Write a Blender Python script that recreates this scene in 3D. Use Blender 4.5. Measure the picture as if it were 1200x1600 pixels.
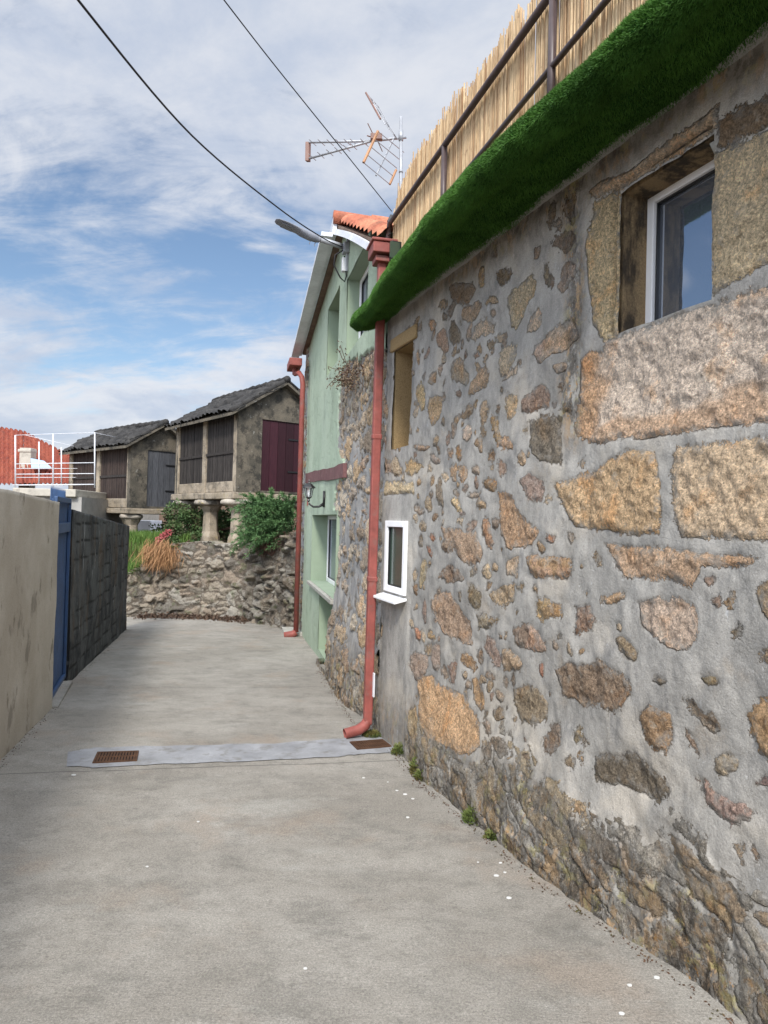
import bpy, math, random
import numpy as np
random.seed(7); RNG = np.random.default_rng(7)
sc = bpy.context.scene; COL = sc.collection
for o in list(bpy.data.objects): bpy.data.objects.remove(o)
rad = math.radians

# ------------------------------------------------------------------ camera
FPX = 1090.; PITCH = rad(.8); ROLL = rad(1.5); EYE = np.array([0, 0, 1.6]); GS = .035
_f = np.array([0, math.cos(PITCH), math.sin(PITCH)]); _u = np.array([0, -math.sin(PITCH), math.cos(PITCH)]); _r = np.array([1., 0, 0])
CR = _r*math.cos(ROLL)+_u*math.sin(ROLL); CU = _u*math.cos(ROLL)-_r*math.sin(ROLL)
cam = bpy.data.cameras.new('camera'); co = bpy.data.objects.new('camera', cam); COL.objects.link(co); sc.camera = co
cam.sensor_fit = 'VERTICAL'; cam.sensor_height = 36; cam.lens = FPX/1600*36; cam.clip_start = .05; cam.clip_end = 6000
from mathutils import Matrix, Vector
co.matrix_world = Matrix(((CR[0], CU[0], -_f[0], EYE[0]), (CR[1], CU[1], -_f[1], EYE[1]), (CR[2], CU[2], -_f[2], EYE[2]), (0, 0, 0, 1)))
# survey helpers: a sighted direction to a real point at a given depth / height / plane
def ray(x, y): return _f+CR*(x-600)/FPX+CU*(800-y)/FPX
def gr(x, y, dz=0.):
    d = ray(x, y); return EYE+d*((dz-EYE[2])/(d[2]+GS*d[1]))
def at(x, y, Y): d = ray(x, y); return EYE+d*(Y/d[1])
def atz(x, y, z): d = ray(x, y); return EYE+d*((z-EYE[2])/d[2])
def gz(y): return -GS*y if y < 16 else -GS*16

# ------------------------------------------------------------------ world and sun
SUN_EL, SUN_AZ = rad(42), rad(184)          # azimuth clockwise from +Y (behind the viewer, to the left)
w = bpy.data.worlds.new("World"); sc.world = w; w.use_nodes = True
nt = w.node_tree; N = nt.nodes; L = nt.links; N.clear()
def nn(t, **k):
    n = N.new(t)
    for a, b in k.items(): setattr(n, a, b)
    return n
def mth(op, a, b=None, c=None, clamp=False):
    n = N.new('ShaderNodeMath'); n.operation = op; n.use_clamp = clamp
    for i, v in enumerate((a, b, c)):
        if v is None: continue
        if isinstance(v, (int, float)): n.inputs[i].default_value = v
        else: L.new(v, n.inputs[i])
    return n.outputs[0]
sky = nn('ShaderNodeTexSky', sky_type='NISHITA'); sky.sun_disc = False
sky.sun_elevation = SUN_EL; sky.sun_rotation = SUN_AZ; sky.air_density = 1.1; sky.dust_density = .6; sky.ozone_density = 2.4
tc = nn('ShaderNodeTexCoord'); sep = nn('ShaderNodeSeparateXYZ'); L.new(tc.outputs['Generated'], sep.inputs[0])
zz = mth('ADD', mth('MAXIMUM', sep.outputs[2], 0), .30)
comb = nn('ShaderNodeCombineXYZ'); L.new(mth('DIVIDE', sep.outputs[0], zz), comb.inputs[0]); L.new(mth('DIVIDE', sep.outputs[1], zz), comb.inputs[1])
def wnoise(scale, det, rough, off, sx=1, sy=1, dist=0., rot=0):
    m = nn('ShaderNodeMapping'); m.inputs['Location'].default_value = off; m.inputs['Scale'].default_value = (sx, sy, 1); m.inputs['Rotation'].default_value = (0, 0, rot)
    L.new(comb.outputs[0], m.inputs[0]); n = nn('ShaderNodeTexNoise'); n.inputs['Scale'].default_value = scale; n.inputs['Detail'].default_value = det
    n.inputs['Roughness'].default_value = rough; n.inputs['Distortion'].default_value = dist; L.new(m.outputs[0], n.inputs['Vector']); return n.outputs[0]
def mrange(v, a, b, c=0., d=1., smooth=True):
    n = N.new('ShaderNodeMapRange'); n.interpolation_type = 'SMOOTHSTEP' if smooth else 'LINEAR'
    L.new(v, n.inputs[0]); n.inputs[1].default_value = a; n.inputs[2].default_value = b; n.inputs[3].default_value = c; n.inputs[4].default_value = d; return n.outputs[0]
big = wnoise(.75, 3, .5, (3.1, 1.7, 0), 1, 1, .3)
mid = wnoise(3.4, 8, .60, (1.3, 4.2, 0), .9, 1.15, .35, .5)
wisp = wnoise(5.2, 10, .66, (7.3, 2.2, 0), .6, 1.5, .6, .35)
elev = sep.outputs[2]
high = mrange(elev, .34, .52, -.01, .10)         # thicker veil higher up
low = mth('MULTIPLY', mrange(elev, .17, .09, 0., 1.), mrange(elev, .0, .05, 1, 1))
cover = mth('ADD', mth('ADD', mth('MULTIPLY', big, .34), mth('MULTIPLY', mid, .54)), mth('MULTIPLY', wisp, .40))
cover = mth('ADD', cover, high)
cover = mth('ADD', cover, mth('MULTIPLY', low, .22))
band = mth('MULTIPLY', mth('MULTIPLY', mrange(elev, .20, .30), mrange(elev, .44, .36)), mrange(mth('ADD', sep.outputs[0], mth('MULTIPLY', elev, -.3)), -.02, -.38))
cover = mth('ADD', cover, mth('MULTIPLY', band, -.05))
cl = mrange(cover, .515, .72)
shade = mrange(wnoise(2.8, 9, .62, (5, 9, 0), 1, 1.2, .3), .34, .64, 0, 1)
ccol = nn('ShaderNodeMix', data_type='RGBA'); L.new(shade, ccol.inputs[0]); ccol.inputs[6].default_value = (.66, .745, .91, 1); ccol.inputs[7].default_value = (.95, .98, 1.05, 1)
bg1 = nn('ShaderNodeBackground'); bg1.inputs[1].default_value = .082; L.new(sky.outputs[0], bg1.inputs[0])
vd = nn('ShaderNodeVectorMath', operation='DOT_PRODUCT'); L.new(tc.outputs['Generated'], vd.inputs[0]); vd.inputs[1].default_value = (math.sin(SUN_AZ)*math.cos(SUN_EL), math.cos(SUN_AZ)*math.cos(SUN_EL), math.sin(SUN_EL))
glow = mth('MULTIPLY_ADD', mrange(vd.outputs['Value'], -.1, 1., 0, 1, False), 1.5, .50)     # clouds near the sun scatter more
bg2 = nn('ShaderNodeBackground'); L.new(glow, bg2.inputs[1]); L.new(ccol.outputs[2], bg2.inputs[0])
mx = nn('ShaderNodeMixShader'); L.new(mth('MULTIPLY', cl, .93), mx.inputs[0]); L.new(bg1.outputs[0], mx.inputs[1]); L.new(bg2.outputs[0], mx.inputs[2])
wo = nn('ShaderNodeOutputWorld'); L.new(mx.outputs[0], wo.inputs[0])
sl = bpy.data.lights.new('sun', 'SUN'); sl.energy = 2.3; sl.angle = rad(10); sl.color = (1, .95, .88)
so = bpy.data.objects.new('sun', sl); COL.objects.link(so)
sd_ = Vector((math.sin(SUN_AZ)*math.cos(SUN_EL), math.cos(SUN_AZ)*math.cos(SUN_EL), math.sin(SUN_EL)))
so.rotation_euler = sd_.to_track_quat('Z', 'Y').to_euler()
sc.view_settings.view_transform = 'Standard'; sc.view_settings.look = 'None'; sc.view_settings.exposure = .75; sc.view_settings.gamma = 1
sc.cycles.max_bounces = 6

# ------------------------------------------------------------------ numpy noise
_lat = RNG.random((256, 256))
def vnoise(x, y, s=0):
    x = np.asarray(x)+s*17.31; y = np.asarray(y)+s*9.77
    xi = np.floor(x).astype(int); yi = np.floor(y).astype(int); fx = x-xi; fy = y-yi
    fx = fx*fx*(3-2*fx); fy = fy*fy*(3-2*fy)
    g = lambda a, b: _lat[a & 255, b & 255]
    return (g(xi, yi)*(1-fx)+g(xi+1, yi)*fx)*(1-fy)+(g(xi, yi+1)*(1-fx)+g(xi+1, yi+1)*fx)*fy
def fbm(x, y, s=0, o=4, r=.5):
    t = 0; a = 1; n = 0
    for i in range(o): t = t+a*vnoise(x*2**i, y*2**i, s+i*3); n += a; a *= r
    return t/n
def sstep(a, b, x): t = np.clip((x-a)/(b-a), 0, 1); return t*t*(3-2*t)
def worley(x, y, s=0, jit=.9):
    xi = np.floor(x).astype(int); yi = np.floor(y).astype(int); f1 = np.full(x.shape, 9.); f2 = np.full(x.shape, 9.); idn = np.zeros(x.shape)
    for a in (-1, 0, 1):
        for b in (-1, 0, 1):
            cx = xi+a; cy = yi+b
            jx = _lat[(cx+s*7) & 255, (cy+s*13) & 255]; jy = _lat[(cx+91+s) & 255, (cy+37+s*5) & 255]
            d = np.hypot(cx+.5+(jx-.5)*jit-x, cy+.5+(jy-.5)*jit-y)
            near = d < f1; f2 = np.where(near, f1, np.minimum(f2, d)); idn = np.where(near, _lat[(cx*3+11+s) & 255, (cy*5+29) & 255], idn); f1 = np.where(near, d, f1)
    return f1, f2, idn

# ------------------------------------------------------------------ mesh helpers
def link(me, name, mat=None, parent=None, smooth=False):
    o = bpy.data.objects.new(name, me); COL.objects.link(o)
    if mat: me.materials.append(mat)
    if parent: o.parent = parent
    if smooth: me.shade_smooth()
    return o
def npmesh(name, V, F, mat, parent=None, smooth=False, **attrs):
    V = np.asarray(V, dtype=np.float32).reshape(-1, 3); F = np.asarray(F, dtype=np.int32); k = F.shape[1]
    me = bpy.data.meshes.new(name); me.vertices.add(len(V)); me.vertices.foreach_set('co', V.ravel())
    me.loops.add(F.size); me.loops.foreach_set('vertex_index', F.ravel()); me.polygons.add(len(F))
    me.polygons.foreach_set('loop_start', np.arange(0, F.size, k, dtype=np.int32)); me.polygons.foreach_set('loop_total', np.full(len(F), k, dtype=np.int32))
    me.update(calc_edges=True)
    for n, a in attrs.items():
        a = np.asarray(a, dtype=np.float32)
        if a.ndim == 1: me.attributes.new(n, 'FLOAT', 'POINT').data.foreach_set('value', a)
        else:
            if a.shape[1] == 3: a = np.hstack([a, np.ones((len(a), 1), np.float32)])
            me.attributes.new(n, 'FLOAT_COLOR', 'POINT').data.foreach_set('color', a.ravel().astype(np.float32))
    me.validate(); return link(me, name, mat, parent, smooth)
def gridfaces(nu, nv, keep=None):
    i, j = np.meshgrid(np.arange(nu-1), np.arange(nv-1), indexing='ij')
    a = i*nv+j; F = np.stack([a, a+nv, a+nv+1, a+1], -1).reshape(-1, 4)
    return F if keep is None else F[keep.reshape(-1)]
class MB:
    def __init__(s): s.v = []; s.f = []; s.t = []; s.tone = .5
    def add(s, vs, fs):
        b = len(s.v); s.v += [tuple(map(float, p)) for p in vs]; s.f += [tuple(b+i for i in f) for f in fs]; s.t += [s.tone]*len(vs)
    def hexa(s, p):   # 8 points: bottom 4 ccw, top 4
        s.add(p, [(3, 2, 1, 0), (4, 5, 6, 7), (0, 1, 5, 4), (1, 2, 6, 5), (2, 3, 7, 6), (3, 0, 4, 7)])
    def box(s, c, size, rz=0., M=None):
        hx, hy, hz = [q/2 for q in size]; P = []
        for dz in (-hz, hz):
            for dx, dy in ((-hx, -hy), (hx, -hy), (hx, hy), (-hx, hy)):
                P.append((c[0]+dx*math.cos(rz)-dy*math.sin(rz), c[1]+dx*math.sin(rz)+dy*math.cos(rz), c[2]+dz))
        s.hexa(P)
    def obox(s, o, a, b, c):  # corner + three edge vectors
        o, a, b, c = map(np.array, (o, a, b, c)); s.hexa([o, o+a, o+a+b, o+b, o+c, o+a+c, o+a+b+c, o+b+c])
    def tube(s, pts, r, seg=8, cap=True):
        pts = [np.array(p, float) for p in pts]; n = len(pts); rr = r if hasattr(r, '__len__') else [r]*n; b = len(s.v); up = None
        for i, p in enumerate(pts):
            d = pts[min(i+1, n-1)]-pts[max(i-1, 0)]; d = d/(np.linalg.norm(d)+1e-9)
            if up is None: up = np.array([0, 0, 1.]) if abs(d[2]) < .9 else np.array([1., 0, 0])
            a = np.cross(up, d); a /= np.linalg.norm(a)+1e-9; c = np.cross(d, a); up = c
            for k in range(seg):
                t = 2*math.pi*(k+.5)/seg; s.v.append(tuple(p+rr[i]*(a*math.cos(t)+c*math.sin(t)))); s.t.append(s.tone)
        for i in range(n-1):
            for k in range(seg):
                k2 = (k+1) % seg; s.f.append((b+i*seg+k, b+i*seg+k2, b+(i+1)*seg+k2, b+(i+1)*seg+k))
        if cap: s.f.append(tuple(b+k for k in range(seg))[::-1]); s.f.append(tuple(b+(n-1)*seg+k for k in range(seg)))
    def prism(s, poly, off):
        n = len(poly); off = np.array(off); P = [np.array(p, float) for p in poly]
        s.add(P+[p+off for p in P], [tuple(range(n))[::-1], tuple(range(n, 2*n))]+[(i, (i+1) % n, n+(i+1) % n, n+i) for i in range(n)])
    def lathe(s, c, prof, seg=20):
        b = len(s.v)
        for r, z in prof:
            for k in range(seg):
                t = 2*math.pi*k/seg; s.v.append((c[0]+r*math.cos(t), c[1]+r*math.sin(t), c[2]+z)); s.t.append(s.tone)
        for i in range(len(prof)-1):
            for k in range(seg):
                k2 = (k+1) % seg; s.f.append((b+i*seg+k, b+i*seg+k2, b+(i+1)*seg+k2, b+(i+1)*seg+k))
        s.f.append(tuple(b+k for k in range(seg))[::-1]); s.f.append(tuple(b+(len(prof)-1)*seg+k for k in range(seg)))
    def build(s, name, mat, parent=None, smooth=False, bevel=0., sub=0, wob=0.):
        me = bpy.data.meshes.new(name); me.from_pydata(s.v, [], s.f); me.update()
        me.attributes.new('tone', 'FLOAT', 'POINT').data.foreach_set('value', np.array(s.t, dtype=np.float32))
        o = link(me, name, mat, parent)
        if smooth: me.shade_smooth()
        if bevel:
            m = o.modifiers.new('b', 'BEVEL'); m.width = bevel; m.segments = 2; m.limit_method = 'ANGLE'; m.angle_limit = rad(40)
        if sub:
            m = o.modifiers.new('s', 'SUBSURF'); m.subdivision_type = 'SIMPLE'; m.levels = m.render_levels = sub
        if wob:
            t = bpy.data.textures.new('w', 'CLOUDS'); t.noise_scale = .12; t.noise_depth = 3
            m = o.modifiers.new('d', 'DISPLACE'); m.texture = t; m.strength = wob; m.mid_level = .5; m.texture_coords = 'GLOBAL'
        return o
def empty(name, loc, label, cat, group=None, kind=None):
    o = bpy.data.objects.new(name, None); COL.objects.link(o); o.empty_display_size = .1; EMP.append((o, tuple(map(float, loc)))); return tag(o, label, cat, group, kind)
EMP = []
def tag(o, label, cat, group=None, kind=None):
    o['label'] = label; o['category'] = cat
    if group: o['group'] = group
    if kind: o['kind'] = kind
    return o
def struct(o, label=None):
    o['kind'] = 'structure'
    if label: o['label'] = label
    return o

# ------------------------------------------------------------------ materials
class MT:
    def __init__(s, name, rough=.85, spec=.3):
        s.m = bpy.data.materials.new(name); s.m.use_nodes = True; s.n = s.m.node_tree.nodes; s.l = s.m.node_tree.links
        s.b = s.n['Principled BSDF']; s.b.inputs['Roughness'].default_value = rough; s.b.inputs['Specular IOR Level'].default_value = spec
        s.tc = s.n.new('ShaderNodeTexCoord').outputs['Object']
    def put(s, sock, v):
        if hasattr(v, 'is_linked') or hasattr(v, 'links'): s.l.new(v, sock)
        else: sock.default_value = v if not (isinstance(v, tuple) and len(v) == 3 and sock.type == 'RGBA') else (*v, 1)
    def map(s, sc_=(1, 1, 1), rot=(0, 0, 0), loc=(0, 0, 0)):
        m = s.n.new('ShaderNodeMapping'); m.inputs['Scale'].default_value = sc_; m.inputs['Rotation'].default_value = rot; m.inputs['Location'].default_value = loc
        s.l.new(s.tc, m.inputs[0]); return m.outputs[0]
    def noise(s, scale, det=3, rough=.55, vec=None, dist=0.):
        n = s.n.new('ShaderNodeTexNoise'); n.inputs['Scale'].default_value = scale; n.inputs['Detail'].default_value = det; n.inputs['Roughness'].default_value = rough
        n.inputs['Distortion'].default_value = dist; s.l.new(vec or s.tc, n.inputs['Vector']); return n.outputs[0]
    def vor(s, scale, vec=None, feat='F1', out=0):
        n = s.n.new('ShaderNodeTexVoronoi'); n.feature = feat; n.inputs['Scale'].default_value = scale; s.l.new(vec or s.tc, n.inputs['Vector']); return n.outputs[out]
    def attr(s, name, o=2):
        n = s.n.new('ShaderNodeAttribute'); n.attribute_name = name; return n.outputs[o]
    def rng(s, v, a, b, c=0., d=1., smooth=True):
        n = s.n.new('ShaderNodeMapRange'); n.interpolation_type = 'SMOOTHSTEP' if smooth else 'LINEAR'
        s.put(n.inputs[0], v)
        for i, q in enumerate((a, b, c, d)): n.inputs[i+1].default_value = q
        return n.outputs[0]
    def math(s, op, a, b=0., c=0., clamp=False):
        n = s.n.new('ShaderNodeMath'); n.operation = op; n.use_clamp = clamp; s.put(n.inputs[0], a); s.put(n.inputs[1], b); s.put(n.inputs[2], c); return n.outputs[0]
    def mix(s, f, a, b, mode='MIX'):
        n = s.n.new('ShaderNodeMix'); n.data_type = 'RGBA'; n.blend_type = mode; s.put(n.inputs[0], f); s.put(n.inputs[6], a); s.put(n.inputs[7], b); return n.outputs[2]
    def mul(s, col, f):   # colour times a scalar socket
        n = s.n.new('ShaderNodeVectorMath'); n.operation = 'SCALE'; s.put(n.inputs[0], col if not isinstance(col, tuple) else (*col,)); s.put(n.inputs[3], f); return n.outputs[0]
    def bump(s, h, strength=.5, dist=.005, nrm=None):
        n = s.n.new('ShaderNodeBump'); n.inputs['Strength'].default_value = strength; n.inputs['Distance'].default_value = dist; s.put(n.inputs['Height'], h)
        if nrm is not None: s.l.new(nrm, n.inputs['Normal'])
        return n.outputs[0]
    def fin(s, col, normal=None, rough=None, metal=None):
        s.put(s.b.inputs['Base Color'], col)
        if normal is not None: s.l.new(normal, s.b.inputs['Normal'])
        if rough is not None: s.put(s.b.inputs['Roughness'], rough)
        if metal is not None: s.put(s.b.inputs['Metallic'], metal)
        return s.m
def simple(name, col, rough=.6, spec=.4, var=.2, scale=6, bump=.0, metal=0., fine=60, dirt=None, dirtamt=.5):
    t = MT(name, rough, spec); n = t.noise(scale, 5, .6); f = t.noise(fine, 3)
    k = t.math('ADD', t.rng(n, .3, .7, 1-var, 1+var, False), t.rng(f, .3, .7, -var*.4, var*.4, False)); c = t.mul(col, k)
    if dirt: c = t.mix(t.math('MULTIPLY', t.rng(t.noise(scale*1.7, 8, .7), .5, .68), dirtamt), c, dirt)
    return t.fin(c, t.bump(f, .6, bump) if bump else None, metal=metal)

def masonry(name, plaster=False, mortar=(.405, .385, .35), dark=(.262, .252, .232)):
    t = MT(name, .9, .25)
    sd = t.attr('sd'); col = t.attr('col', 0); gr_ = t.attr('grime')
    n1 = t.noise(38, 4, .6); n2 = t.noise(140, 3, .6)
    soft = t.rng(t.noise(4.3, 3, .5, t.map(loc=(9, 9, 1))), .38, .62, .35, 1.7)
    e = t.math('ADD', sd, t.math('MULTIPLY', soft, t.math('ADD', t.rng(n1, .25, .75, -.014, .014, False), t.rng(n2, .25, .75, -.008, .008, False))))
    mask = t.rng(e, -.003, .006)
    # granite: coarse light, ochre and dark grains
    g1 = t.noise(170, 4, .75); g3 = t.noise(9, 5, .65); g5 = t.noise(62, 6, .8); g6 = t.noise(28, 5, .75)
    st = t.mul(col, t.rng(g5, .36, .64, .45, 1.62, False)); st = t.mul(st, t.rng(t.noise(150, 3, .7), .34, .66, .72, 1.3, False))
    st = t.mix(t.rng(g6, .54, .68, 0, .5), st, t.mul(st, .58))
    st = t.mix(t.rng(t.noise(14, 6, .7, t.map(loc=(3, 8, 1))), .56, .68, 0, .5), st, (.62, .56, .47))
    st = t.mix(t.rng(g3, .57, .72, 0, .45), st, t.mul(st, .66))
    st = t.mix(t.rng(t.noise(6.3, 5, .6, t.map(loc=(4, 2, 9))), .52, .68, 0, .7), st, t.mix(1., st, (1.15, .92, .70), 'MULTIPLY'))
    wash = t.math('MULTIPLY', t.rng(sd, .06, .0), t.rng(t.noise(17, 6, .75, t.map(loc=(5, 1, 5))), .47, .60, 0, .85)); st = t.mix(wash, st, tuple(c*.95 for c in mortar))
    # mortar
    ms = t.noise(6, 8, .72, t.map((1, 1, .42))); mb = t.noise(2.1, 5, .6)
    mo = t.mix(t.rng(ms, .34, .64), mortar, dark); mo = t.mix(t.rng(mb, .5, .68, 0, .75), mo, tuple(c*1.13*k for c, k in zip(mortar, (1.05, 1, .93))))
    mo = t.mix(t.rng(t.noise(4.5, 7, .72, t.map((1, 1, .45), loc=(3, 1, 1))), .55, .66, 0, .55), mo, (.17, .168, .165))
    mo = t.mix(t.rng(t.noise(9, 7, .75, t.map((1, 1, .5), loc=(8, 5, 3))), .62, .70, 0, .6), mo, (.52, .53, .54))
    mo = t.mix(t.rng(t.noise(3, 5, .7, t.map(loc=(1, 7, 3))), .56, .72, 0, .45), mo, (.38, .315, .24))
    mo = t.mix(t.math('MULTIPLY', t.rng(e, -.018, -.002), t.rng(t.noise(11, 5, .7), .48, .62)), mo, (.235, .215, .185))
    mo = t.mix(t.rng(t.noise(24, 6, .75, t.map(loc=(2, 2, 7))), .58, .68, 0, .5), mo, (.20, .195, .185)); mo = t.mix(t.rng(t.noise(31, 5, .75, t.map(loc=(6, 2, 1))), .63, .70, 0, .55), mo, (.60, .59, .57))
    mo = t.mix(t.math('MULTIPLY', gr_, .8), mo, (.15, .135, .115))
    mo = t.mul(mo, t.rng(t.noise(230, 3, .6), .3, .7, .78, 1.22, False))
    c = t.mix(mask, mo, st)
    hb = t.math('ADD', t.math('MULTIPLY', t.math('MULTIPLY', t.math('ADD', g1, t.math('ADD', t.math('MULTIPLY', g5, 2.0), t.math('MULTIPLY', g6, 2.))), mask), 1.2), t.math('MULTIPLY', t.noise(90, 4, .6), .35))
    if plaster:
        pa = t.attr('plaster'); pe = t.rng(t.math('ADD', pa, t.math('ADD', t.rng(n1, 0, 1, -.02, .02, False), t.rng(t.noise(12, 5, .6), 0, 1, -.05, .05, False))), -.002, .002)
        pc = t.mix(t.rng(t.noise(1.6, 6, .6, t.map((1, 1, .3))), .35, .65), (.345, .425, .315), (.405, .485, .37)); pc = t.mix(t.rng(t.noise(14, 5, .7, t.map((1, 1, .25))), .55, .75, 0, .35), pc, (.31, .40, .31))
        c = t.mix(pe, c, pc); hb = t.math('MULTIPLY', hb, t.rng(pe, 0, 1, 1, .12, False))
    c = t.mix(t.rng(t.noise(2.4, 7, .7, t.map((1, 1, .6), loc=(6, 6, 6))), .50, .64, 0, .42), c, t.mul(c, .58)); c = t.mix(t.rng(t.noise(13, 7, .75, t.map(loc=(1, 6, 8))), .54, .66, 0, .45), c, t.mul(c, .55))
    # soil, soot and lichen where the wall is old; also colours the shade painted under the turf ledge
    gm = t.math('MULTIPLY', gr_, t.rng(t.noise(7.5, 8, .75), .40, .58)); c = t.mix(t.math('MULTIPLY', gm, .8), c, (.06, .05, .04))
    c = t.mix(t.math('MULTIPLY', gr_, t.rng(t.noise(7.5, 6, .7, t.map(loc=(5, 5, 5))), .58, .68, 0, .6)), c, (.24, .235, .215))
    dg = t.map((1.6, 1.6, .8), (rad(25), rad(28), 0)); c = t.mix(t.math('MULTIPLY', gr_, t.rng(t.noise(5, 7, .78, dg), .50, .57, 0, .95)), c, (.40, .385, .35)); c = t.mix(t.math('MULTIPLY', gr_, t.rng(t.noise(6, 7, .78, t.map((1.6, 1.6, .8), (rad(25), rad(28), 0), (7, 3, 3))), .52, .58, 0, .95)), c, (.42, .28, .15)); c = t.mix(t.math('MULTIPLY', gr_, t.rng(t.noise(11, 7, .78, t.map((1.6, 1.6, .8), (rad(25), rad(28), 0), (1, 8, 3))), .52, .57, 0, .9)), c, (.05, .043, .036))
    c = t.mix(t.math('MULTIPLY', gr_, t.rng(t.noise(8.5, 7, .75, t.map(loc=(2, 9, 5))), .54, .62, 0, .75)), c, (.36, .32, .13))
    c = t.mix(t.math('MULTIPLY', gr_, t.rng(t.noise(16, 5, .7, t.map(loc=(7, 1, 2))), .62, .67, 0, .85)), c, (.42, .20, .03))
    return t.fin(c, t.bump(hb, 1., .011))
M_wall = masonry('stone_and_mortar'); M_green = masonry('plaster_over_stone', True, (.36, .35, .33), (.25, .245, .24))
def rubble_mat(name):
    t = MT(name, .95, .15); sd = t.attr('sd'); col = t.attr('col', 0)
    m = t.rng(t.math('ADD', sd, t.rng(t.noise(40, 4), 0, 1, -.02, .02, False)), -.004, .006)
    c = t.mul(col, t.rng(t.noise(55, 5, .75), .3, .7, .5, 1.5, False)); c = t.mix(t.rng(t.noise(5, 6, .7), .5, .66, 0, .75), c, (.30, .28, .24)); c = t.mix(t.rng(t.noise(9, 5, .7, t.map(loc=(3, 3, 3))), .56, .66, 0, .8), c, (.07, .055, .042))
    c = t.mix(t.rng(t.noise(4, 5, .7, t.map(loc=(6, 3, 1))), .53, .64, 0, .6), c, (.085, .10, .045))
    c = t.mix(m, (.12, .10, .08), c); return t.fin(c, t.bump(t.noise(35, 6, .7), .9, .03))
M_rubble = rubble_mat('dry_rubble_stone')
def reveal_mat():
    t = MT('jamb_granite', .92, .2); g1 = t.noise(160, 4, .75); g5 = t.noise(60, 4, .7)
    c = t.mul((.36, .255, .13), t.rng(g1, .3, .7, .55, 1.4, False)); c = t.mix(t.rng(g5, .55, .66, 0, .5), c, (.13, .09, .05))
    return t.fin(c, t.bump(g1, .8, .005))
M_jamb = reveal_mat()
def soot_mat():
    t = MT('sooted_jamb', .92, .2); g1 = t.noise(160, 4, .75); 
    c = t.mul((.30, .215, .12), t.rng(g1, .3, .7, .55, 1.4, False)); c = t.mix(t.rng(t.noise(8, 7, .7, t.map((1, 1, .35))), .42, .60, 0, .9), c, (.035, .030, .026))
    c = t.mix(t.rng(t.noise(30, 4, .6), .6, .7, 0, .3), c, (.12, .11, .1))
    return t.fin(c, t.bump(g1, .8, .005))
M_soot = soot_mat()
def concrete_mat():
    t = MT('brushed_concrete', .9, .25)
    wv = t.map((.35, 3.2, 1), (0, 0, rad(-4))); a = t.noise(1.3, 7, .68, t.map((.8, 1, 1))); b = t.noise(4.5, 9, .74, t.map((.75, 1.2, 1))); s1 = t.noise(5, 7, .7, wv); f = t.noise(120, 3, .6); f2 = t.noise(420, 2, .5)
    c = t.mix(t.rng(a, .36, .64), (.245, .227, .196), (.312, .292, .256)); c = t.mix(t.rng(b, .46, .68, 0, .6), c, (.175, .166, .145)); c = t.mix(t.rng(s1, .55, .75, 0, .3), c, (.155, .148, .13))
    c = t.mix(t.rng(t.noise(1.6, 5, .6, t.map(loc=(5, 2, 0))), .52, .70, 0, .5), c, (.28, .225, .175))
    c = t.mix(t.rng(t.noise(2.3, 7, .7, t.map((.5, 1, 1), loc=(1, 8, 0))), .56, .70, 0, .55), c, (.345, .335, .30))
    c = t.mul(c, t.math('MULTIPLY', t.rng(f, .3, .7, .74, 1.26, False), t.rng(f2, .3, .7, .68, 1.32, False)))
    sp = t.n.new('ShaderNodeSeparateXYZ'); t.l.new(t.tc, sp.inputs[0]); X, Y = sp.outputs[0], sp.outputs[1]
    wob = t.rng(t.noise(6, 4, .6), 0, 1, -.02, .02, False)
    c = t.mix(t.rng(t.noise(2.6, 9, .75, t.map((.9, 1, 1), loc=(2, 6, 0))), .50, .62, 0, .42), c, t.mul(c, .66)); c = t.mix(t.rng(t.noise(9, 7, .75, t.map((.8, 1.2, 1), loc=(7, 6, 0))), .54, .66, 0, .35), c, t.mul(c, .68))
    for x0, y0, x1, y1, k in ((-2.5, 4.72, .15, 5.25, .55), (-3.3, 7.5, 0., 8.0, .3), (-3.8, 10.3, -.6, 10.9, .3), (-2.0, 1.9, 1.3, 2.35, .0)):
        dx, dy = x1-x0, y1-y0; l = math.hypot(dx, dy); nx, ny = -dy/l, dx/l
        d = t.math('ABSOLUTE', t.math('ADD', t.math('ADD', t.math('MULTIPLY', X, nx), t.math('MULTIPLY', Y, ny)), t.math('ADD', wob, -(x0*nx+y0*ny))))
        c = t.mix(t.math('MULTIPLY', t.rng(d, .005, .012, 1, 0), k), c, (.06, .058, .052))
    dk = t.rng(t.noise(14, 4, .6, t.map((.5, 1, 1), loc=(4, 4, 0))), .735, .76, 0, .75); c = t.mix(dk, c, (.05, .048, .045))
    c = t.mix(t.rng(t.noise(60, 3, .6, t.map(loc=(3, 3, 0))), .64, .70, 0, .5), c, (.12, .115, .10)); c = t.mix(t.rng(t.noise(75, 3, .6, t.map(loc=(8, 3, 0))), .66, .71, 0, .5), c, (.42, .41, .38))
    h = t.math('ADD', t.math('MULTIPLY', f2, .6), t.math('ADD', f, t.math('MULTIPLY', t.noise(40, 4, .6, wv), 1.2)))
    return t.fin(c, t.bump(h, .6, .004))
M_conc = concrete_mat()
M_patch = simple('pale_cement', (.27, .275, .285), .9, .2, .22, 5, .002, fine=150, dirt=(.19, .185, .175), dirtamt=.9)
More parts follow.
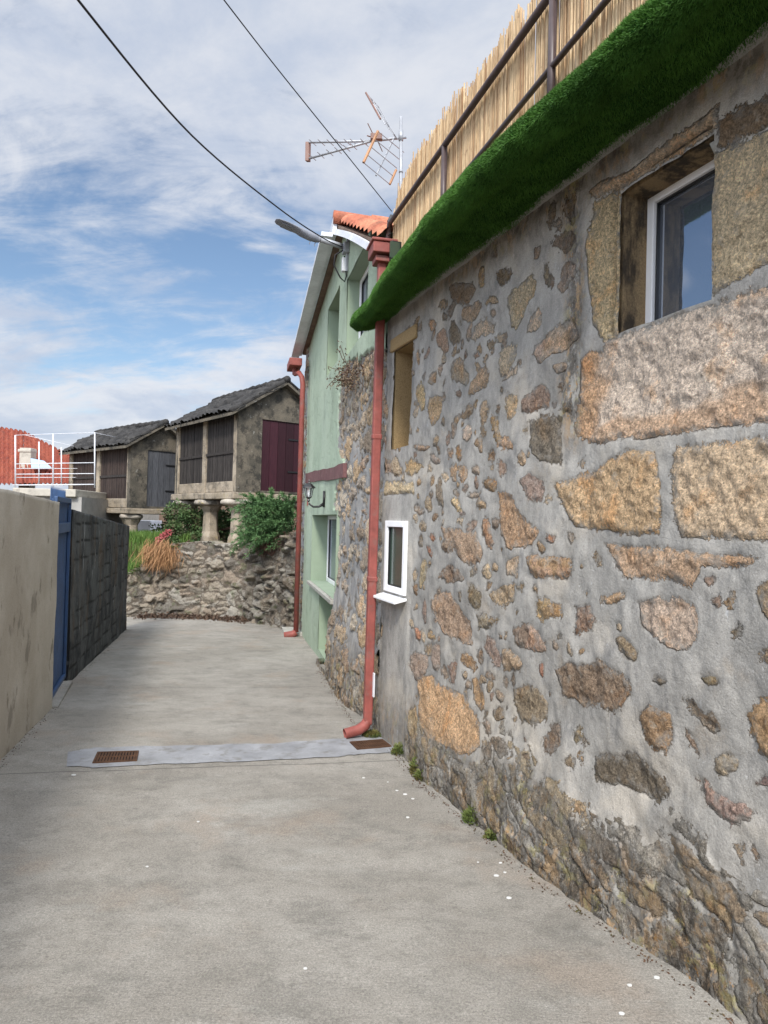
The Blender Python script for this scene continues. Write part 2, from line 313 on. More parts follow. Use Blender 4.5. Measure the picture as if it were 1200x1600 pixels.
def cream_mat():
    t = MT('stained_render', .9, .2); c = t.mix(t.rng(t.noise(1.7, 6, .6), .35, .65), (.40, .355, .285), (.49, .445, .37))
    c = t.mul(c, t.rng(t.noise(90, 3), .3, .7, .9, 1.1, False))
    c = t.mix(t.rng(t.noise(2.6, 7, .68, t.map((1, 1, .7), loc=(2, 3, 0))), .575, .65, 0, .7), c, (.20, .175, .14))
    c = t.mix(t.rng(t.noise(6, 7, .7, t.map((1, 1, .45), loc=(9, 3, 0))), .60, .67, 0, .8), c, (.17, .145, .11))
    c = t.mix(t.rng(t.noise(1.3, 4, .6, t.map((1, 1, .3), loc=(3, 7, 0))), .5, .7, 0, .4), c, (.36, .31, .245))
    return t.fin(c, t.bump(t.noise(70, 5, .65), .5, .004))
M_cream = cream_mat()
def block_mat():
    t = MT('blackened_block', .9, .25)
    c = t.mix(t.rng(t.noise(3, 8, .72, t.map((1, 1, .7))), .38, .62), (.022, .024, .026), (.090, .092, .090))
    gap = t.attr('tone'); c = t.mix(t.rng(gap, .2, .95, .95, 0), c, (.012, .012, .012))
    c = t.mix(t.rng(t.noise(2.2, 6, .7, t.map((1, 1, .4), loc=(3, 3, 3))), .52, .66, 0, .75), c, (.085, .058, .036))
    c = t.mix(t.rng(t.noise(10, 5, .7, t.map((1, 1, .14), loc=(5, 2, 8))), .63, .69, 0, .75), c, (.40, .40, .40))
    c = t.mix(t.rng(t.noise(6, 6, .7, t.map((1, 1, .8), loc=(1, 2, 4))), .58, .68, 0, .5), c, (.14, .145, .15))
    return t.fin(c, t.bump(t.noise(60, 5, .7), .7, .006))
M_block = block_mat()
def tile_mat(name, a, b, c3, k):
    t = MT(name, .85, .25); tn = t.attr('tone'); c = t.mix(tn, a, b); c = t.mul(c, t.rng(t.noise(25, 5, .7), .3, .7, .7, 1.3, False)); c = t.mix(t.rng(t.noise(4, 7, .7), .5, .66, 0, k), c, c3)
    return t.fin(c, t.bump(t.noise(50, 4, .6), .5, .006))
M_tile = tile_mat('terracotta_tile', (.32, .095, .055), (.47, .19, .11), (.16, .08, .055), .45)
M_tile2 = tile_mat('far_terracotta', (.19, .045, .03), (.27, .075, .045), (.10, .045, .035), .5)
M_oldtile = tile_mat('lichened_tile', (.016, .0155, .015), (.040, .038, .036), (.11, .105, .095), .3)
M_gran = None
def oldstone(name, a, b, dark, dk, yel=.0):
    t = MT(name, .95, .2); c = t.mix(t.rng(t.noise(2.5, 6, .65), .38, .62), a, b); c = t.mul(c, t.rng(t.noise(70, 4, .7), .3, .7, .72, 1.28, False))
    c = t.mix(t.rng(t.noise(4, 8, .72), .48, .62, 0, dk), c, dark)
    c = t.mix(t.rng(t.noise(9, 6, .7, t.map(loc=(4, 4, 4))), .62, .68, 0, .55), c, (.34, .33, .30))
    if yel: c = t.mix(t.rng(t.noise(5, 6, .7, t.map(loc=(1, 4, 9))), .58, .68, 0, yel), c, (.36, .28, .07))
    return t.fin(c, t.bump(t.noise(45, 5, .7), .8, .012))
M_post = oldstone('granary_granite', (.27, .225, .165), (.36, .305, .235), (.12, .105, .085), .7, .3)
M_gable = oldstone('dark_lichened_granite', (.085, .077, .062), (.15, .13, .10), (.032, .031, .028), .8)
M_cap = oldstone('mushroom_cap_granite', (.32, .28, .23), (.42, .38, .32), (.08, .075, .065), .75, .7)
def wood(name, a, b, sc_=(14, 14, .8), rough=.75):
    t = MT(name, rough, .25); tn = t.attr('tone'); g = t.noise(6, 6, .65, t.map(sc_)); c = t.mix(t.rng(g, .32, .68), a, b); c = t.mul(c, t.rng(tn, 0, 1, .7, 1.3, False)); return t.fin(c, t.bump(g, .5, .006))
M_slat = wood('weathered_slats', (.014, .012, .0115), (.055, .048, .043)); M_gslat = wood('brown_slats', (.022, .015, .013), (.06, .043, .036))
M_red = wood('maroon_boards', (.026, .0075, .012), (.042, .012, .018), rough=.6); M_greydoor = wood('grey_boards', (.05, .053, .060), (.11, .113, .123))
M_reed = None
def reed_mat():
    t = MT('dried_reed', .7, .3); tn = t.attr('tone'); c = t.mix(tn, (.30, .17, .08), (.66, .50, .30)); g = t.noise(8, 5, .6, t.map((10, 10, 2))); c = t.mul(c, t.rng(g, .3, .7, .72, 1.25, False))
    c = t.mix(t.rng(t.noise(5, 4, .7, t.map((6, 6, 3), loc=(2, 2, 2))), .6, .7, 0, .6), c, (.16, .085, .04)); return t.fin(c)
M_reed = reed_mat()
M_rail = simple('brown_painted_steel', (.065, .042, .04), .45, .5, .25, 8, fine=40)
M_pvc = simple('white_pvc', (.86, .865, .87), .35, .5, .04, 4)
M_pipe = simple('red_painted_gutter', (.25, .068, .055), .6, .35, .24, 5, .002, fine=30, dirt=(.20, .10, .085), dirtamt=.8)
M_fl = simple('zinc_flashing', (.62, .64, .68), .5, .5, .15, 3, fine=20); M_soff = simple('brown_soffit', (.18, .125, .095), .8, .2, .3, 6)
M_gal = simple('galvanised_steel', (.33, .34, .36), .5, .5, .2, 10, metal=.3); M_lampm = simple('lamp_casting', (.18, .19, .215), .5, .5, .15, 8)
M_black = simple('black_painted_iron', (.012, .012, .013), .4, .5, .2, 9); M_cable = simple('cable_rubber', (.012, .012, .014), .6, .3, .1)
M_orange = simple('orange_plastic', (.36, .175, .075), .5, .4, .15, 8); M_bplast = simple('brown_plastic', (.20, .11, .085), .55, .4, .15, 8)
M_blue = simple('blue_painted_steel', (.03, .072, .165), .5, .5, .18, 4, fine=25, dirt=(.03, .045, .09), dirtamt=.4)
M_white = simple('white_paint', (.66, .67, .70), .6, .4, .1, 3); M_cap2 = simple('pale_render', (.44, .41, .35), .9, .2, .15, 3, dirt=(.22, .2, .17), dirtamt=.5)
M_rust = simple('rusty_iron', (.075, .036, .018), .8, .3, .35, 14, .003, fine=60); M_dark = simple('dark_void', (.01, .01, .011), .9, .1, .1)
M_beam = simple('painted_beam', (.155, .075, .075), .75, .3, .25, 7, .004, fine=50, dirt=(.25, .17, .15), dirtamt=.6)
M_plast = simple('smooth_mortar', (.325, .315, .295), .9, .2, .12, 4, .002, fine=130, dirt=(.24, .23, .22), dirtamt=.6)
M_gplast = simple('green_plaster', (.27, .335, .245), .9, .2, .07, 3, .002, fine=90)
M_sillst = simple('sill_stone', (.36, .35, .31), .85, .3, .2, 9); M_joint = simple('orange_foam', (.28, .07, .02), .8, .2, .3, 20, .004)
def glass_mat(name, base, k=.5):
    m = bpy.data.materials.new(name); m.use_nodes = True; n = m.node_tree.nodes; l = m.node_tree.links; b = n['Principled BSDF']; b.inputs['Base Color'].default_value = (*base, 1); b.inputs['Roughness'].default_value = .3
    g = n.new('ShaderNodeBsdfGlossy'); g.inputs['Roughness'].default_value = .03; g.inputs['Color'].default_value = (.72, .76, .84, 1); x = n.new('ShaderNodeMixShader'); x.inputs[0].default_value = k
    l.new(b.outputs[0], x.inputs[1]); l.new(g.outputs[0], x.inputs[2]); l.new(x.outputs[0], n['Material Output'].inputs[0]); return m
M_glass = glass_mat('window_glass', (.115, .135, .165), .50); M_glass2 = glass_mat('dim_glass', (.035, .065, .045), .10)
def leaf_mat(name, a, b, c3=None, k=.4):
    t = MT(name, .65, .25); c = t.mix(t.attr('tone'), a, b)
    if c3: c = t.mix(t.rng(t.noise(6, 4, .6), .5, .65, 0, k), c, c3)
    t.b.inputs['Subsurface Weight'].default_value = 0; return t.fin(c)
M_turf = leaf_mat('plastic_turf', (.034, .095, .014), (.120, .29, .050)); M_turfb = simple('turf_backing', (.014, .055, .010), .95, .1, .3, 30)
M_grass = leaf_mat('grass_blades', (.045, .105, .018), (.135, .215, .05)); M_dry = leaf_mat('dry_grass', (.24, .125, .06), (.44, .25, .12))
M_fern = leaf_mat('feathery_leaves', (.035, .085, .035), (.10, .19, .07)); M_leaf = leaf_mat('shrub_leaves', (.03, .065, .02), (.08, .13, .045), (.11, .05, .04), .6); M_flow = leaf_mat('red_petals', (.28, .045, .05), (.48, .15, .15))
M_weed = leaf_mat('weed_leaves', (.055, .085, .02), (.15, .19, .055), (.16, .11, .04), .6); M_twig = simple('dry_twig', (.10, .06, .045), .9, .2, .3, 9); M_hedge = leaf_mat('hedge_leaves', (.025, .06, .02), (.07, .12, .035))
M_soil = simple('soil_and_litter', (.10, .06, .04), .95, .1, .4, 5, .02, fine=30, dirt=(.06, .09, .03), dirtamt=.7)
M_scrap = simple('white_shell', (.62, .62, .60), .6, .3, .1)

# ------------------------------------------------------------------ ground
def build_ground():
    ys = np.concatenate([np.linspace(-60, 16, 20), [24, 40, 80, 200, 800, 3000]]); xs = np.array([-3000, -600, -100, -30, -12, -6, 0, 6, 12, 30, 100, 600, 3000.])
    X, Y = np.meshgrid(xs, ys, indexing='ij'); Z = np.where(Y < 16, -GS*Y, -GS*16)-.08; Z = np.where(Y > 60, 3., Z)
    struct(npmesh('ground', np.stack([X, Y, Z], -1), gridfaces(len(xs), len(ys)), M_soil), 'brown soil and grass beyond the lane')
    xs = np.linspace(-8.5, 3.2, 240); ys = np.linspace(-3, 16, 380); X, Y = np.meshgrid(xs, ys, indexing='ij')
    Z = -GS*Y+(fbm(X*.5, Y*.5, 3)-.5)*.03+(fbm(X*3, Y*4, 5)-.5)*.008-.002
    struct(npmesh('lane', np.stack([X, Y, Z], -1), gridfaces(240, 380), M_conc, smooth=True), 'grey brushed concrete lane sloping gently away between the walls')
build_ground()
def lz(x, y): return float(-GS*y+(fbm(np.array(x*.5), np.array(y*.5), 3)-.5)*.03+(fbm(np.array(x*3.), np.array(y*4.), 5)-.5)*.008-.002)
def onlane(x, y, dz=0): p = gr(x, y); return np.array([p[0], p[1], lz(p[0], p[1])+dz])

# cement patch: sheet following the lane
def patch():
    top = [(106, 1176), (125, 1172), (150, 1169), (216, 1167), (320, 1165), (430, 1162), (520, 1156), (556, 1151), (600, 1150), (606, 1153)]
    bot = [(104, 1199), (128, 1199), (145, 1200), (216, 1196), (320, 1193), (430, 1188), (530, 1183), (570, 1179), (618, 1176), (628, 1177)]
    V = []; nu, nv = 120, 14
    for i in range(nu):
        t = i/(nu-1)*(len(top)-1); k = min(int(t), len(top)-2); f = t-k
        for j in range(nv):
            g = j/(nv-1); a = np.array(top[k])*(1-f)+np.array(top[k+1])*f; b = np.array(bot[k])*(1-f)+np.array(bot[k+1])*f
            wv = (fbm(np.array(i*.3), np.array(j*.0+9.), 2)-.5)*4; a = a+[0, wv]; b = b-[0, wv*.8]
            q = a*(1-g)+b*g; V.append(onlane(q[0], q[1], .006))
    struct(npmesh('cement_patch', V, gridfaces(nu, nv)[:, ::-1], M_patch, smooth=True), 'pale bluish cement strip crossing the lane between two drains')
patch()
def grate(c4, label):
    P = [onlane(*p, .014) for p in c4]; c = sum(P)/4
    t = empty('drain_grate', c, label, 'drain grate', 'rusty drain grates set in the lane')
    bl = lambda u, v: (P[0]*(1-u)+P[3]*u)*(1-v)+(P[1]*(1-u)+P[2]*u)*v
    m = MB(); dn = np.array([0, 0, -.012])
    for (a, b, e, g) in ((0, 1, 0, .07), (0, 1, .93, 1), (0, .05, .07, .93), (.95, 1, .07, .93)):
        m.prism([bl(a, e), bl(b, e), bl(b, g), bl(a, g)], dn)
    m.build('frame', M_rust, t)
    m = MB(); n = 13
    for i in range(n):
        u = .05+.9*(i+.2)/n; u2 = .05+.9*(i+.85)/n; s = np.array([0, 0, -.001]); m.prism([bl(u, .07)+s, bl(u2, .07)+s, bl(u2, .93)+s, bl(u, .93)+s], dn*.7)
    m.prism([bl(.05, .47), bl(.95, .47), bl(.95, .53), bl(.05, .53)], dn*.5)
    m.build('grille', M_rust, t); m = MB(); m.add([bl(.03, .05)-[0, 0, .0055], bl(.97, .05)-[0, 0, .0055], bl(.97, .95)-[0, 0, .0055], bl(.03, .95)-[0, 0, .0055]], [(0, 1, 2, 3)]); m.build('sump', M_dark, t)
grate([(144, 1194), (152, 1177), (217, 1175), (214, 1190)], 'rusty drain grate in the lane on the side of the cream wall')
grate([(558, 1173), (546, 1161), (598, 1157), (612, 1168)], 'rusty drain grate in the lane beside the stone house and red downpipe')

# ------------------------------------------------------------------ heightfield walls
class Plane:
    def __init__(s, A, B, side):   # A,B: ground points; u runs from A to B; side=+1: outward normal is left of A->B
        s.A = np.array([A[0], A[1], 0.]); d = np.array([B[0]-A[0], B[1]-A[1], 0.]); s.len = np.linalg.norm(d); s.d = d/s.len; s.n = side*np.array([-s.d[1], s.d[0], 0.])
    def P(s, u, z, h=0.): return s.A+s.d*u+s.n*h+np.array([0, 0, z])
    def px(s, x, y, h=0.):
        r = ray(x, y); t = ((s.A+s.n*h-EYE)@s.n)/(r@s.n); p = EYE+r*t; return float((p-s.A)@s.d), float(p[2])
def polysd(P, U, V, out, idx, sid, tol=.25):
    """signed distance (positive inside) of polygon P; merged into out where larger"""
    P = np.array(P); lo = P.min(0)-tol; hi = P.max(0)+tol
    m = (U > lo[0]) & (U < hi[0]) & (V > lo[1]) & (V < hi[1]); x = U[m]; y = V[m]
    if not x.size: return
    d = np.full(x.shape, 9.); ins = np.zeros(x.shape, bool); n = len(P)
    for i in range(n):
        a = P[i]; b = P[(i+1) % n]; e = b-a; t = np.clip(((x-a[0])*e[0]+(y-a[1])*e[1])/(e@e+1e-12), 0, 1); d = np.minimum(d, np.hypot(x-a[0]-t*e[0], y-a[1]-t*e[1]))
        c = ((a[1] > y) != (b[1] > y)); xx = (b[0]-a[0])*(y-a[1])/((b[1]-a[1]) if abs(b[1]-a[1]) > 1e-9 else 1e-9)+a[0]; ins ^= (c & (x < xx))
    d = np.where(ins, d, -d); o = out[m]; k = idx[m]; g = d > o; o[g] = d[g]; k[g] = sid; out[m] = o; idx[m] = k
PAL = {'t': (.43, .335, .225), 'o': (.42, .30, .18), 'w': (.50, .42, .31), 'b': (.28, .22, .16), 'g': (.27, .225, .165), 'd': (.19, .17, .135), 'p': (.35, .265, .21), 'r': (.38, .20, .13), 's': (.38, .315, .25)}
def ell(x, y, rx, ry, rot=0., n=12, j=.16, rnd=random):
    ph = rnd.random()*6; out = []
    for i in range(n):
        a = 2*math.pi*i/n; r = 1+j*math.sin(2*a+ph)+j*.7*math.sin(3*a+ph*2)+(rnd.random()-.5)*j
        p, q = rx*r*math.cos(a), ry*r*math.sin(a); out.append((x+p*math.cos(rot)-q*math.sin(rot), y+p*math.sin(rot)+q*math.cos(rot)))
    return out
def crop(ox, oy, s, items):
    out = []
    for it in items:
        if isinstance(it[1], list): out.append((it[0], [(ox+x/s, oy+y/s) for x, y in it[1]]))
        else:
            c, x, y, rx, ry = it[:5]; rot = rad(it[5]) if len(it) > 5 else 0
            out.append((c, ell(ox+x/s, oy+y/s, rx/s, ry/s, rot)))
    return out
STONES = []
STONES += crop(560, 380, 4, [('b', 650, 310, 72, 85, 20), ('t', 775, 205, 25, 58), ('b', 912, 205, 38, 66, 18), ('w', [(935, 350), (975, 270), (1060, 205), (1110, 220), (1085, 330), (1035, 420), (975, 545), (945, 520)]),
 ('w', 1095, 490, 42, 72, 20), ('t', 715, 430, 45, 82, 22), ('t', 845, 355, 34, 28), ('g', 600, 565, 38, 76, 0), ('t', 525, 600, 38, 72), ('w', [(705, 590), (730, 520), (800, 465), (850, 505), (840, 560), (770, 580), (740, 610)]),
 ('b', 825, 630, 20, 28), ('t', 460, 510, 28, 30), ('g', 535, 460, 16, 24), ('s', 630, 805, 58, 82), ('t', [(685, 955), (690, 880), (750, 800), (790, 765), (808, 800), (800, 885), (740, 930)]), ('t', 465, 840, 24, 44),
 ('w', [(885, 640), (985, 635), (975, 720), (930, 800), (885, 830)]), ('w', [(895, 850), (930, 800), (1005, 765), (990, 805), (925, 850)]), ('w', [(1090, 700), (1110, 630), (1200, 570), (1240, 610), (1200, 700), (1130, 755)]),
 ('t', 950, 1010, 32, 92, 4), ('b', [(1015, 1060), (1020, 970), (1140, 875), (1190, 930), (1180, 1030), (1100, 1050)]), ('t', 480, 1030, 40, 105, 5), ('t', 395, 960, 30, 72), ('b', 680, 1050, 46, 34, -30),
 ('t', 785, 1060, 26, 74, 12), ('o', 855, 1160, 28, 82, -10), ('o', 920, 1250, 54, 38, -8), ('w', 675, 1185, 36, 44), ('g', 590, 1170, 16, 44), ('t', 750, 1250, 28, 46), ('b', 835, 1330, 24, 40, 15), ('b', 900, 1410, 27, 56),
 ('t', 1020, 1345, 24, 50), ('d', [(1070, 1110), (1215, 1070), (1270, 1100), (1270, 1370), (1130, 1365), (1085, 1300)]), ('o', 595, 1430, 26, 50), ('o', 650, 1440, 30, 52), ('t', 165, 1390, 40, 62), ('s', 235, 1400, 34, 62), ('t', 340, 1400, 55, 46),
 ('w', [(160, 1490), (340, 1495), (350, 1570), (155, 1575)]), ('s', 475, 1350, 28, 34), ('g', 510, 1560, 24, 90), ('s', [(1005, 1490), (1060, 1430), (1140, 1480), (1160, 1560), (1130, 1610), (1060, 1590)]), ('b', 575, 1310, 18, 30), ('p', 735, 700, 15, 20),
 ('p', 430, 690, 11, 32, 15), ('t', 378, 710, 11, 50), ('t', 165, 1040, 16, 80), ('t', 395, 1280, 55, 16), ('p', 160, 1250, 18, 55), ('t', 165, 850, 12, 50), ('d', 1190, 230, 20, 60), ('s', 510, 790, 12, 40), ('s', 530, 720, 13, 34), ('b', 620, 940, 16, 20),
 ('s', 1115, 60, 20, 44, 10), ('g', 860, 60, 14, 30, 10), ('g', 1170, 170, 20, 50, 8)])
STONES += crop(560, 740, 4, [('t', [(515, 330), (600, 345), (690, 370), (735, 360), (780, 480), (760, 560), (690, 570), (620, 510), (600, 460), (540, 420)]), ('b', 555, 455, 44, 40), ('o', [(870, 100), (960, 140), (1010, 250), (1130, 370), (1080, 450), (990, 450), (930, 470), (880, 380)]),
 ('o', 805, 370, 30, 88, -12), ('b', 435, 195, 24, 48), ('t', 610, 195, 24, 48, -25), ('s', 720, 130, 40, 18), ('o', [(1045, 560), (1080, 510), (1180, 520), (1330, 530), (1340, 590), (1280, 650), (1180, 640), (1100, 650)]), ('g', 580, 630, 82, 52, 38),
 ('w', 405, 620, 28, 86, 6), ('t', [(925, 530), (990, 515), (995, 655), (910, 620)]), ('t', 800, 610, 28, 46), ('g', 720, 775, 38, 80), ('t', [(810, 755), (900, 690), (985, 700), (975, 790), (920, 835), (850, 800)]), ('t', 1018, 710, 18, 24),
 ('t', [(455, 800), (510, 735), (570, 750), (640, 860), (690, 920), (705, 1070), (640, 1055), (540, 1000), (480, 920)]), ('g', [(740, 890), (780, 870), (810, 910), (875, 895), (865, 930), (800, 975), (745, 970)]), ('b', [(965, 960), (1070, 935), (1100, 1010), (1170, 1050), (1160, 1110), (1080, 1080), (990, 1080)]),
 ('p', 835, 1110, 42, 88, -28), ('p', 955, 1175, 60, 78, -10), ('o', 1155, 840, 42, 76), ('s', 385, 1200, 54, 105), ('s', 488, 1150, 36, 74), ('o', 680, 1175, 58, 36, 35), ('b', 590, 1240, 30, 62), ('g', 825, 1265, 34, 28), ('o', 755, 1385, 28, 115, -14),
 ('g', [(970, 1350), (1040, 1320), (1120, 1340), (1180, 1430), (1180, 1530), (1110, 1570), (1020, 1550), (975, 1440)]), ('s', 890, 1390, 24, 42, -35), ('b', 895, 1500, 28, 54, -15), ('r', 1145, 1220, 17, 46), ('o', 455, 1020, 28, 28), ('r', 370, 1000, 20, 44, -25), ('p', 415, 860, 15, 74),
 ('r', 465, 400, 16, 19), ('r', 450, 485, 16, 30, -20), ('t', 355, 835, 14, 22), ('t', [(325, 1480), (380, 1450), (415, 1540), (425, 1640), (370, 1660), (330, 1600)]), ('b', 400, 330, 26, 40, 10), ('s', 1195, 400, 18, 26), ('g', 715, 620, 16, 34), ('t', 345, 640, 12, 40), ('b', 628, 770, 10, 30), ('t', 310, 480, 8, 60), ('s', 640, 250, 14, 16)])
STONES += [('O', [(655, 1060), (676, 1055), (690, 1072), (725, 1085), (738, 1102), (757, 1130), (760, 1165), (748, 1178), (728, 1174), (700, 1160), (680, 1150), (664, 1118)])]
STONES += crop(820, 840, 3.158, [('o', [(5, 100), (60, 85), (110, 110), (180, 95), (225, 140), (235, 170), (205, 215), (150, 190), (90, 205), (30, 180)]), ('O', [(385, 30), (560, 45), (700, 50), (870, 75), (1020, 85), (1140, 100), (1110, 130), (990, 150), (880, 135), (850, 210), (810, 245), (700, 200), (500, 200), (440, 130)]), ('o', 432, 300, 58, 30, -15),
 ('o', [(60, 290), (110, 325), (165, 335), (180, 380), (130, 395), (75, 405)]), ('b', [(240, 350), (320, 340), (350, 400), (330, 460), (245, 470)]), ('S', [(570, 320), (640, 300), (760, 310), (830, 330), (862, 400), (855, 500), (800, 560), (720, 545), (640, 490), (580, 420)]), ('b', 500, 550, 84, 24, 48), ('r', 85, 650, 14, 34, 5),
 ('p', [(0, 440), (40, 420), (100, 520), (100, 560), (0, 550)]), ('b', [(150, 650), (230, 610), (330, 640), (370, 600), (430, 650), (520, 710), (525, 780), (480, 840), (430, 870), (370, 820), (280, 830), (190, 780)]), ('g', 145, 990, 42, 78), ('g', 265, 975, 24, 36, -20), ('R', [(620, 815), (670, 850), (720, 870), (725, 960), (700, 1060), (640, 1040), (590, 970), (572, 880)]),
 ('g', 670, 705, 36, 16, 25), ('g', 920, 700, 50, 22, 12), ('g', [(790, 800), (830, 790), (880, 860), (940, 880), (972, 940), (940, 965), (890, 940), (870, 900), (810, 870)]), ('b', 825, 1010, 14, 56, -25), ('d', [(350, 1070), (420, 1055), (480, 1080), (540, 1060), (600, 1120), (680, 1180), (715, 1260), (650, 1300), (560, 1260), (480, 1210), (430, 1230), (360, 1190)]),
 ('g', 245, 1100, 28, 28), ('s', 980, 1110, 58, 44, 25), ('p', [(850, 1180), (920, 1200), (940, 1270), (1080, 1310), (1130, 1360), (1110, 1400), (1040, 1420), (960, 1370), (900, 1320), (880, 1240)]), ('o', [(1085, 890), (1140, 810), (1260, 800), (1300, 1000), (1230, 1110), (1130, 1040)]), ('t', [(1155, 260), (1200, 210), (1300, 240), (1290, 400), (1190, 390)]), ('t', [(1145, 590), (1200, 570), (1260, 610), (1190, 650)]),
 ('p', 1200, 1215, 62, 20, -8), ('d', 1060, 460, 22, 38), ('b', 1063, 1545, 16, 42), ('g', 300, 1010, 14, 16)])
STONES += crop(820, 440, 3.158, [('B', [(395, 290), (470, 268), (600, 225), (760, 165), (930, 108), (1060, 70), (1200, 28), (1500, -60), (1500, 640), (1200, 680), (1000, 715), (800, 742), (600, 775), (480, 765), (400, 805), (300, 790), (243, 755), (250, 640), (270, 590), (258, 500), (265, 380), (310, 340), (380, 345)]),
 ('O', [(140, 1000), (210, 975), (350, 930), (440, 870), (520, 830), (640, 838), (655, 960), (675, 1060), (662, 1240), (550, 1250), (400, 1225), (250, 1210), (180, 1110)]), ('T', [(745, 820), (950, 800), (1200, 768), (1500, 745), (1500, 1300), (1200, 1280), (960, 1270), (780, 1260), (740, 1180), (722, 950)]),
 ('w', [(40, 360), (60, 310), (110, 270), (180, 200), (235, 170), (255, 270), (200, 345), (140, 350), (80, 405)]), ('s', 175, 430, 36, 22, -20), ('g', 185, 520, 16, 20), ('r', 130, 1260, 26, 14)])
STONES += crop(840, 60, 3.333, [('J', [(262, 1060), (290, 930), (300, 850), (390, 812), (430, 806), (430, 1560), (345, 1580), (285, 1480), (275, 1400), (258, 1300)]), ('J', [(262, 800), (330, 750), (480, 690), (600, 600), (760, 480), (940, 335), (930, 470), (700, 625), (430, 790), (310, 835)]),
 ('D', [(930, 430), (1000, 385), (1090, 340), (1250, 262), (1260, 410), (1160, 470), (1040, 530), (930, 580)]), ('T', [(925, 592), (1040, 548), (1170, 480), (1500, 330), (1500, 1060), (1380, 1130), (1200, 1170), (1100, 1240), (905, 1330), (905, 590)]),
 ('g', 80, 920, 22, 70, 5), ('b', 170, 890, 34, 62, 8), ('g', 140, 1065, 54, 56), ('s', 155, 1235, 36, 68, 20), ('g', 65, 1275, 24, 36), ('d', [(-45, 800), (20, 760), (30, 800), (-20, 880)])])
PAL = {k: tuple(c*m for c, m in zip(v, (1.28, 1.20, 1.14))) for k, v in PAL.items()}
PAL.update({'B': (.76, .64, .49), 'O': (.64, .435, .27), 'T': (.72, .56, .385), 'J': (.68, .52, .335), 'D': (.30, .225, .15), 'S': (.58, .47, .36), 'R': (.42, .27, .15)})
BLOCK = set('BOTJDR')

